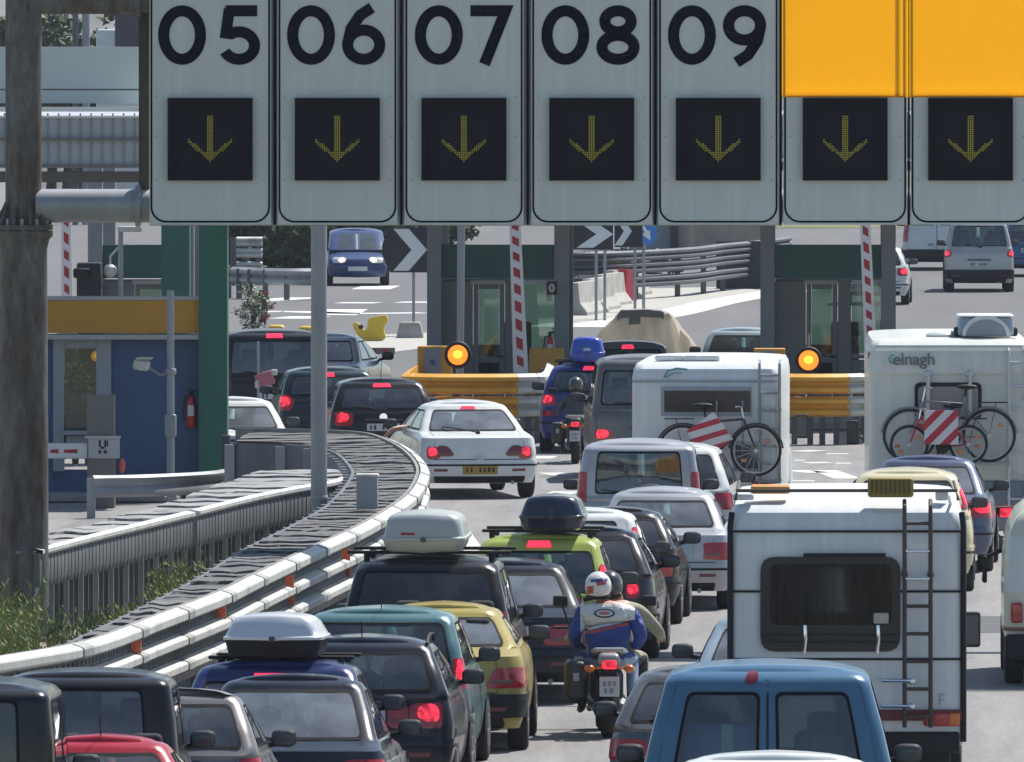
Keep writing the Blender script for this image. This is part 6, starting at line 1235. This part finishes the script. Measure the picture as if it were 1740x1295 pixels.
def tree(label, p, h, cr, seed, mats=None, group='trees behind the toll plaza'):
    o = emptything('tree', label, 'tree', p, 0, group); rr = random.Random(seed); b = MB(); b.tube([(0,0,0),(.1,0,h*.25),(-.05,.1,h*.5),(.1,0,h*.8)], [.22,.17,.12,.04], 10)
    for k in range(7):
        a = rr.uniform(0,6.28); z0 = h*rr.uniform(.3,.6); b.tube([(0,0,z0),(cr*.4*math.cos(a),cr*.4*math.sin(a),z0+h*.15),(cr*.8*math.cos(a),cr*.8*math.sin(a),z0+h*.22)], [.09,.06,.02], 6)
    b.build('trunk', M_bark, o); b = MB(); leafmass(b, (0,0,h*.66), (cr,cr,h*.36), 2600, .17, rr, (0,0,1,2)); b.build('crown', mats or [M_lf, M_lf2, M_lf3], o, smooth=False, fix=False); return o
gp = lambda px, py: tuple(at(px, py))
bush('flowering shrub with magenta and white blooms behind the green column', gp(430,566), (.36,.34,.58), 1500, [M_lf2, M_fl, M_flw, M_lf], .035, (0,0,0,3,3,2,2), seed=2)
bush('magenta flowering shrub at the right of the white flowered one', gp(450,552), (.16,.2,.40), 420, [M_fl, M_lf2], .04, (0,0,0,1), seed=3)
for i, (px, dy, zz) in enumerate(((104,14.0,0),(128,14.6,0),(150,14.2,0),(168,15,0))):  # shrubs added behind the door pane in place of reflected flowers
    s_ = F/(YB+dy); bush('added shrub standing in for flowers reflected in the door of the blue booth', ((px-VX)/s_, YB+dy, 0), (.36,.3,1.0), 1300, [M_lf2, M_flp, M_flw, M_lf], .045, (0,0,0,0,3,3,1,2) if i % 2 else (0,0,3,3,1), seed=10+i, group='shrubs added for the flower reflection in the blue booth door')
# chevron signs
M_cb = mat('chevron black', (.008,.009,.018), .5); M_cwh = mat('chevron white', (.62,.66,.66), .5)
def chevron(label, px0, px1, py0, py1, s, cut=True, chev=(0,1), base=None):
    Y = F/s; f = lambda px, py: ((px-VX)/s-(px0+px1)/2/s+VX/s, HC-(py-VY)/s); o = emptything('chevron_sign', label, 'chevron sign', ((px0+px1)/2/s-VX/s, Y, 0), 0, 'black and white chevron signs')
    c = 14 if cut else 0; P = [f(px0+c,py1), f(px1,py1), f(px1,py0), f(px0+c,py0), f(px0,(py0+py1)/2-8), f(px0,(py0+py1)/2+8)] if cut else [f(px0,py1),f(px1,py1),f(px1,py0),f(px0,py0)]
    b = MB(); b.prism(P, -.03, .03); b.build('board', M_cb, o, smooth=False)
    a0, a1 = px0+(px1-px0)*chev[0], px0+(px1-px0)*chev[1]; wd = (a1-a0)*.46; m = (py0+py1)/2
    b = MB(); b.prism([f(a0,py0+3), f(a0+wd,py0+3), f(a1,m), f(a0+wd,py1-3), f(a0,py1-3), f(a1-wd,m)], -.036, -.031); b.build('chevron', M_cwh, o, smooth=False)
    b = MB(); z1 = f(0,py1)[1]
    for x in ((.15,.35) if not base else (.12,)): b.cyl((x,.05,0), (x,.05,z1+.1), .035)
    b.build('post', M_pole, o)
    return o
chevron('black hexagon-ended sign with a white chevron, left of the left grey booth', 649, 738, 386, 463, 76.5, True, (.22,.86), True)
chevron('black sign with a white chevron right of the left grey booth', 962, 1042, 372, 424, 73, False, (.22,1.0))
chevron('black sign with a white chevron beside the blue round arrow sign', 1044, 1092, 366, 420, 72.5, False, (.0,.62))
s = 77; o = emptything('sign_base', 'concrete block at the foot of the chevron sign post', 'concrete block', ((697-VX)/s, F/s, 0)); b = MB(); b.rbox((0,0,.18), (.62,.5,.36), .05, taper=.72); b.build('block', M_conc, o)
s = 71; o = emptything('round_sign', 'blue round sign with a white arrow', 'road sign', ((1094-VX)/s, F/s, 0)); zc = HC-(396-VY)/s; b = MB(); b.lathe([(.32,-.02),(.32,.02)], (0,0,zc), 'y', 36); b.build('board', mat('blue sign face', (.02,.17,.50), .45), o)
b = MB(); b.prism([(-.10,zc+.2),(.03,zc+.02),(-.04,zc-.03),(.16,zc-.18),(.15,zc+.08),(.10,zc+.04),(.0,zc+.2)], -.028, -.022); b.build('arrow', M_cwh, o, smooth=False); b = MB(); b.cyl((0,.05,0), (0,.05,zc), .035); b.build('post', M_pole, o)
# jersey blocks
for i, (px, py) in enumerate(((975,537),(996,530),(1016,522),(1036,513),(1052,505))):
    p = at(px, py); o = emptything('concrete_barrier', ['pale concrete barrier block, nearest of the row beside the left grey booth', 'second concrete barrier block of the row from the left grey booth', 'middle concrete barrier block of the row on the gravel', 'fourth concrete barrier block of the row from the left grey booth', 'concrete barrier block at the far end of the row, next to the red barrier'][i], 'concrete barrier', p, R(-8), 'concrete barrier blocks in a row')
    b = MB(); prof = [(-.32,0),(.32,0),(.32,.08),(.15,.30),(.10,.78),(-.10,.78),(-.15,.30),(-.32,.08)]; b.prism(prof, 0, 3.4); b.build('block', M_conc, o, smooth=False)
p = at(1070, 512); o = emptything('plastic_barrier', 'red and white plastic barrier at the end of the concrete blocks', 'plastic barrier', p, R(20)); b = MB(); b.prism([(-.30,0),(.30,0),(.20,.25),(.12,.42),(.10,.72),(-.10,.72),(-.12,.42),(-.20,.25)], 0, .55); b.build('red_section', mat('red plastic', (.50,.035,.06), .5), o); b = MB(); b.prism([(-.30,0),(.30,0),(.20,.25),(.12,.42),(.10,.72),(-.10,.72),(-.12,.42),(-.20,.25)], .56, 1.3); b.build('white_section', mat('pinkish white plastic', (.55,.45,.42), .5), o); o.rotation_euler.z = R(55); o.scale = (1.1,1.1,1.1)
# yellow plastic buffers
M_yel = mat('yellow plastic', (.62,.42,.02), .45, var=.1, scale=5)
def buffer(label, p, sc, full=True):
    o = emptything('traffic_buffer', label, 'traffic buffer', p, 0, 'yellow plastic buffers on the island'); pts = [((x-628)/77.7, (581-y)/77.7/sc) for x, y in ((597,553),(602,547),(610,552),(617,563),(622,560),(624,542),(640,538),(655,536),(658,546),(650,556),(651,566),(655,574),(648,580),(630,581),(612,578),(603,566))]
    pl = rpoly([(x, z*sc) for x, z in pts], .05, .05, 2, 1); b = MB(); b.prism(pl, -.16*sc, .16*sc); b.build('shell', M_yel, o)
    b = MB(); b.lathe([(.05*sc,-.17*sc),(.05*sc,-.155*sc)], (-.2*sc,0,.30*sc), 'y', 14); b.build('socket', M_mark, o); return o
p = at(630, 580); buffer('large yellow plastic buffer lying on the pale island', p, 1.05)
b = None
for px, py, lb in ((470, 572, 'small yellow buffer over the roof of the black people carrier'), (522, 574, 'small yellow buffer just left of the tall grey pole')):
    o = emptything('traffic_buffer', lb, 'traffic buffer', at(px, py), 0, 'yellow plastic buffers on the island'); b = MB(); b.rbox((0,0,.13), (.36,.4,.26), .08); b.build('shell', M_yel, o); b = MB(); b.lathe([(.06,-.01),(.06,.01)], (.0,-.205,.13), 'y', 14); b.build('socket', M_mark, o)
# lowered striped arm on the left lane and small things
s = 90; Y = F/s; o = emptything('boom_barrier', 'lowered red and white barrier arm beyond the black hatchback', 'boom barrier', ((640-VX)/s, Y, HC-(596-VY)/s), 0, 'red and white boom barriers'); b = MB(); b.rbox((-1.2,.05,-.45), (.34,.32,.95), .03); b.build('cabinet', M_grey, o); b = MB(); b.box((-.4,-.15,0), (1.5,.05,.12)); b.build('arm', stripes('dull boom stripes', (.14,.13,.13), (.30,.02,.03), (1,0,.8), 4.2), o, smooth=False)
s = 101; Y = F/s-.5; o = emptything('delineator', 'slim post with a pink and white reflector head in front of the black people carrier', 'marker post', ((441-VX)/s, Y, 0)); b = MB(); b.cyl((0,0,0), (0,0,1.72), .022); b.build('post', M_pole, o); b = MB(); b.rbox((.11,-.02,1.08), (.30,.06,.24), .08, rot=Matrix.Rotation(R(-18),3,'Y')); b.build('head', mat('faded pink plastic', (.42,.12,.15), .6), o); b = MB(); b.rbox((.27,-.04,1.20), (.11,.06,.10), .04); b.build('white_tip', M_white, o); b = MB(); b.rbox((-.02,-.04,1.0), (.07,.06,.13), .03); b.build('white_tip', M_white, o)
# tarpaulin load
s = 92.5; Y = F/s; o = emptything('covered_trailer', 'trailer load under a draped tan tarpaulin with a grey top, beyond the grey car', 'trailer', ((1094-VX)/s, Y, 0)); CARS.append(('trailer', (1094-VX)/s, Y, 2.0, 3.5, 0))
M_tarp = mat('tan tarpaulin', (.68,.62,.52), .85, var=.10, scale=2.5, bump=.5, bscale=4)
n_ = M_tarp.node_tree.nodes; l_ = M_tarp.node_tree.links; tl = n_.new('ShaderNodeBsdfTranslucent'); tl.inputs[0].default_value = (.88,.82,.72,1); ms = n_.new('ShaderNodeMixShader'); ms.inputs[0].default_value = .60
l_.new(n_['Principled BSDF'].outputs[0], ms.inputs[1]); l_.new(tl.outputs[0], ms.inputs[2]); l_.new(ms.outputs[0], n_['Material Output'].inputs[0]); rr = random.Random(4); vs = []; NX, NY = 36, 14
prof = [(-1.12,.75),(-1.0,.98),(-.85,1.10),(-.70,1.34),(-.52,1.56),(-.36,1.74),(-.1,1.77),(.26,1.75),(.40,1.66),(.52,1.50),(.66,1.30),(.80,1.06),(.95,.90),(1.12,.70)]
def pz(x):
    for a, c in zip(prof, prof[1:]):
        if x <= c[0]: return a[1]+(c[1]-a[1])*(x-a[0])/(c[0]-a[0])
    return prof[-1][1]
b = MB()
for j in range(NY+1):
    for i in range(NX+1):
        x = -1.10+2.22*i/NX; y = 3.2*j/NY; k = 1-.0*y; z_ = pz(x)+.03*math.sin(i*1.1+math.sin(j*.8)*1.4)*(1 if abs(x) > .34 else .25); vs.append((x, y+.05*math.sin(i*.9), z_-.06*(j/NY)))
b.add(vs, [(j*(NX+1)+i, j*(NX+1)+i+1, (j+1)*(NX+1)+i+1, (j+1)*(NX+1)+i) for j in range(NY) for i in range(NX)])
vs = []; 
for j in range(11):
    for i in range(NX+1):
        x = -1.10+2.22*i/NX; t_ = j/10; z_ = .42+(pz(x)-.42)*t_; fold = .20*(1-t_)*math.sin(i*.75+1.2*math.sin(i*.31))+.05*math.sin(i*1.7+t_*3); vs.append((x*(1+.03*(1-t_)), .05*math.sin(i*.9)*t_-.16*(1-t_)+fold*(1-.6*t_), z_+(.03*math.sin(i*1.1)*(1 if abs(x) > .34 else .25) if j == 10 else 0)))
b.add(vs, [(j*(NX+1)+i, j*(NX+1)+i+1, (j+1)*(NX+1)+i+1, (j+1)*(NX+1)+i) for j in range(10) for i in range(NX)]); b.m = [1 if sum(b.v[k][2] for k in f)/len(f) > 1.60+.05*math.sin(b.v[f[0]][0]*7) else 0 for f in b.f]; b.build('tarpaulin', [M_tarp, mat('grey top sheet', (.20,.20,.20), .8)], o, ang=60)
b = MB(); b.box((0,1.6,.42), (1.7,3.0,.14)); b.build('chassis', M_black, o)
o.scale = (1.16,1,1)
for sg in (1,-1): wheel(o, (sg*.86,1.7,.28), .28, .18, sg, M_hub)
# far rails, walls, bank
def far_rail(label, pix, h, zs, hh, m, np=8, post=M_galvd):
    P = pathpx(pix, h, 6); o = emptything('crash_barrier', label, 'crash barrier', (0,0,0))
    for z_ in zs: b = MB(); sweep(b, P, [(0,z_-hh*.62),(.09,z_-hh*.42),(.09,z_-hh*.2),(.015,z_),(.09,z_+hh*.2),(.09,z_+hh*.42),(0,z_+hh*.62),(-.03,z_+hh*.62),(-.03,z_-hh*.62)], closed=True); b.build('rail', m, o, ang=25)
    for p in resample(P, np): b = MB(); b.box((p.x-.1, p.y+.08, h*.5), (.14,.14,h)); b.build('post', post, o)
    return o
M_fr = mat('dark far rail', (.085,.09,.105), .6, metal=.2, var=.2, scale=1.)
far_rail('dark triple rail barrier on the far bend between the grey booths', [(940,430),(1020,430),(1100,427),(1180,422),(1230,416),(1296,410),(1340,404)], 1.2, (1.1,.80,.45), .22, M_fr)
o = emptything('rail_shade_panel', 'added dark panel for the shaded right end of the far triple rail', 'screen', (at(1258,492).x, at(1258,492).y+.6, 0)); b = MB(); b.box((0,0,.62), (1.25,.1,1.24)); b.build('panel', mat('dark rail shade', (.035,.038,.055), .7, var=.15), o)  # dark sheet standing for the shade on the rail's turned end
for q in (.9,.66): b = MB(); b.box((-.5,-.056,q), (.05,.012,.14)); b.build('reflector', M_refl, o)
far_rail('low grey rail along the far left road', [(395,456),(440,458),(490,459),(540,459)], .75, (.58,), .34, M_galv, 6)
far_rail('white triple rail end at the far left', [(402,404),(424,404),(446,404)], 1.25, (1.15,.85,.5), .2, M_white, 3)
Yw = 388.; sw_ = F/Yw; fx = lambda px: (px-VX)/sw_
o = emptything('stone_wall', 'beige stone wall beyond the far triple rail', 'wall', (fx(1240), Yw, 0)); b = MB(); b.box((0,.3,2.2), (fx(1300)-fx(1180),.5,4.4)); b.build('wall', mat('beige stone', (.34,.28,.22), .9, col2=(.48,.41,.33), scale=1.6, bump=.4, bscale=3), o, smooth=False); b = MB(); b.box((0,.3,4.45), (fx(1306)-fx(1174),.6,.1)); b.build('coping', M_conc, o)
o = emptything('concrete_wall', 'grey concrete wall with a dark pillar beside the blue round sign', 'wall', (fx(1130), Yw+1, 0)); b = MB(); b.box((0,.3,2.1), (fx(1184)-fx(1060),.5,4.2)); b.build('wall', mat('grey render', (.36,.37,.38), .85, var=.08, scale=.8), o, smooth=False); b = MB(); b.box((fx(1145)-fx(1130),-.2,2.1), (.25,.4,4.2)); b.build('pillar', mat('dark pillar', (.06,.065,.08), .7), o, smooth=False)
for i, (px, r) in enumerate(((425,1.0),(462,1.1),(496,1.2),(530,1.2),(566,1.1),(608,1.1),(650,1.1),(690,1.1),(735,1.1))):
    Y_ = 362+(i%3)*4; s_ = F/Y_; bush(['dark bush at the left end of the far hedge row','dark bush behind the white rail end','dark bush left of the tall grey pole','dark bush touching the tall grey pole','dark bush behind the oncoming blue car','dark bush right of the oncoming blue car','dark bush left of the black hexagon-ended sign','dark bush behind the black hexagon-ended sign','dark bush at the edge of the left grey booth'][i], ((px-VX)/s_, Y_, -.1), (r*1.1,r*.8,1.0), 1500, [M_lf, M_lf3, mat('dark leaf green', (.035,.06,.02), .8)], .16, (0,1,2,2), seed=30+i, group='dark bushes along the far left road')
for i, (px, dx) in enumerate(((955,0),(1008,-1),(1100,-4))):
    Y_ = 345+i*4; s_ = F/Y_; bush(['low green bush right of the left grey booth','low bush below the black chevron sign','green bush under the blue round sign'][i], ((px-VX)/s_, Y_, -.05), (1.0,.7,.42), 900, [M_lf2, M_lf, M_l2], .08, (0,1,2), seed=50+i, group='low bushes by the far rail')
# the cut slope, trees and parked lorry seen over the canopy at the upper left
Y_ = 470.; s_ = F/Y_; M_rock = mat('grey sprayed concrete slope', (.22,.225,.23), .95, col2=(.33,.33,.32), scale=.35, bump=.6, bscale=2)
mb = MB(); rr = random.Random(8); nx, nz = 60, 18; vs = []
for j in range(nz+1):
    for i in range(nx+1): vs.append((-60+i*1.05, 460+j*1.1+rr.uniform(-.5,.5), -.2+13.*(j/nz)**.9+rr.uniform(-.35,.35)))
mb.add(vs, [(j*(nx+1)+i, j*(nx+1)+i+1, (j+1)*(nx+1)+i+1, (j+1)*(nx+1)+i) for j in range(nz) for i in range(nx)]); tag(mb.build('hillside', M_rock, ang=60), kind='structure')
for i, (px, h_, dy) in enumerate(((30,7,0),(84,6.4,-2),(112,7.2,1),(132,6,-3),(196,7.5,4),(-20,7,2),(260,8,3))):
    Y2 = 446+dy; s2 = F/Y2; tree(['tree behind the gantry post at the upper left','small tree just right of the upper gantry post','tree in the middle of the gap beside the sign numbered 05','slim tree in the gap beside the sign numbered 05','dark tree at the right of the gap beside the sign numbered 05','tree at the far upper left edge','tree behind the sign numbered 05'][i], ((px-VX)/s2, Y2, 0), h_, 1.0+.3*(i%2), 70+i)
bx0 = (222-VX)/50; o = emptything('lorry', 'white lorry standing on the far road behind the canopy sign', 'lorry', (bx0, 440, 0)); b = MB(); b.rbox((0,2.,3.6), (2.3,5.,5.8), .08); b.build('body', Pwhite, o); b = MB(); b.rbox((.25,-.55,6.3), (1.5,.06,2.6), .1); b.build('dark_panel', mat('dark plum panel', (.05,.04,.06), .6), o); b = MB(); b.box((0,.2,5.05), (2.5,1.2,.5)); b.build('roof_ledge', M_white, o)
for yy in (.6, 3.6):
    for sg in (1,-1): wheel(o, (sg*1.0, yy, .45), .45, .28, sg, M_hub)
for i, px in enumerate((128, 146)):
    o = emptything('lamp_post', ['dark thin lamp post left of the middle of the gap by the sign numbered 05', 'blue grey lamp post in the gap by the sign numbered 05'][i], 'pole', ((px-VX)/51, F/51, 0)); b = MB(); b.cyl((0,0,0), (0,0,9.5), .13 if i else .10); b.build('pole', M_pole if i else M_galvd, o); b = MB(); b.rbox((.5,0,9.5), (1.2,.2,.12), .05); b.build('lamp_head', M_grey, o)

# thin summer haze over the whole place
b = MB(); b.box((0, 1000, 8.2), (1600, 2200, 19.0)); hz = b.build('haze', [], smooth=False) if False else b.build('haze', mat('haze air', (1,1,1)), smooth=False); tag(hz, kind='stuff')
m = MATS['haze air']; n = m.node_tree.nodes; l = m.node_tree.links; n.remove(n['Principled BSDF']); pv = n.new('ShaderNodeVolumePrincipled'); pv.inputs['Color'].default_value = (.80,.88,1,1); pv.inputs['Density'].default_value = .00009; pv.inputs['Anisotropy'].default_value = .3
l.new(pv.outputs[0], n['Material Output'].inputs['Volume'])
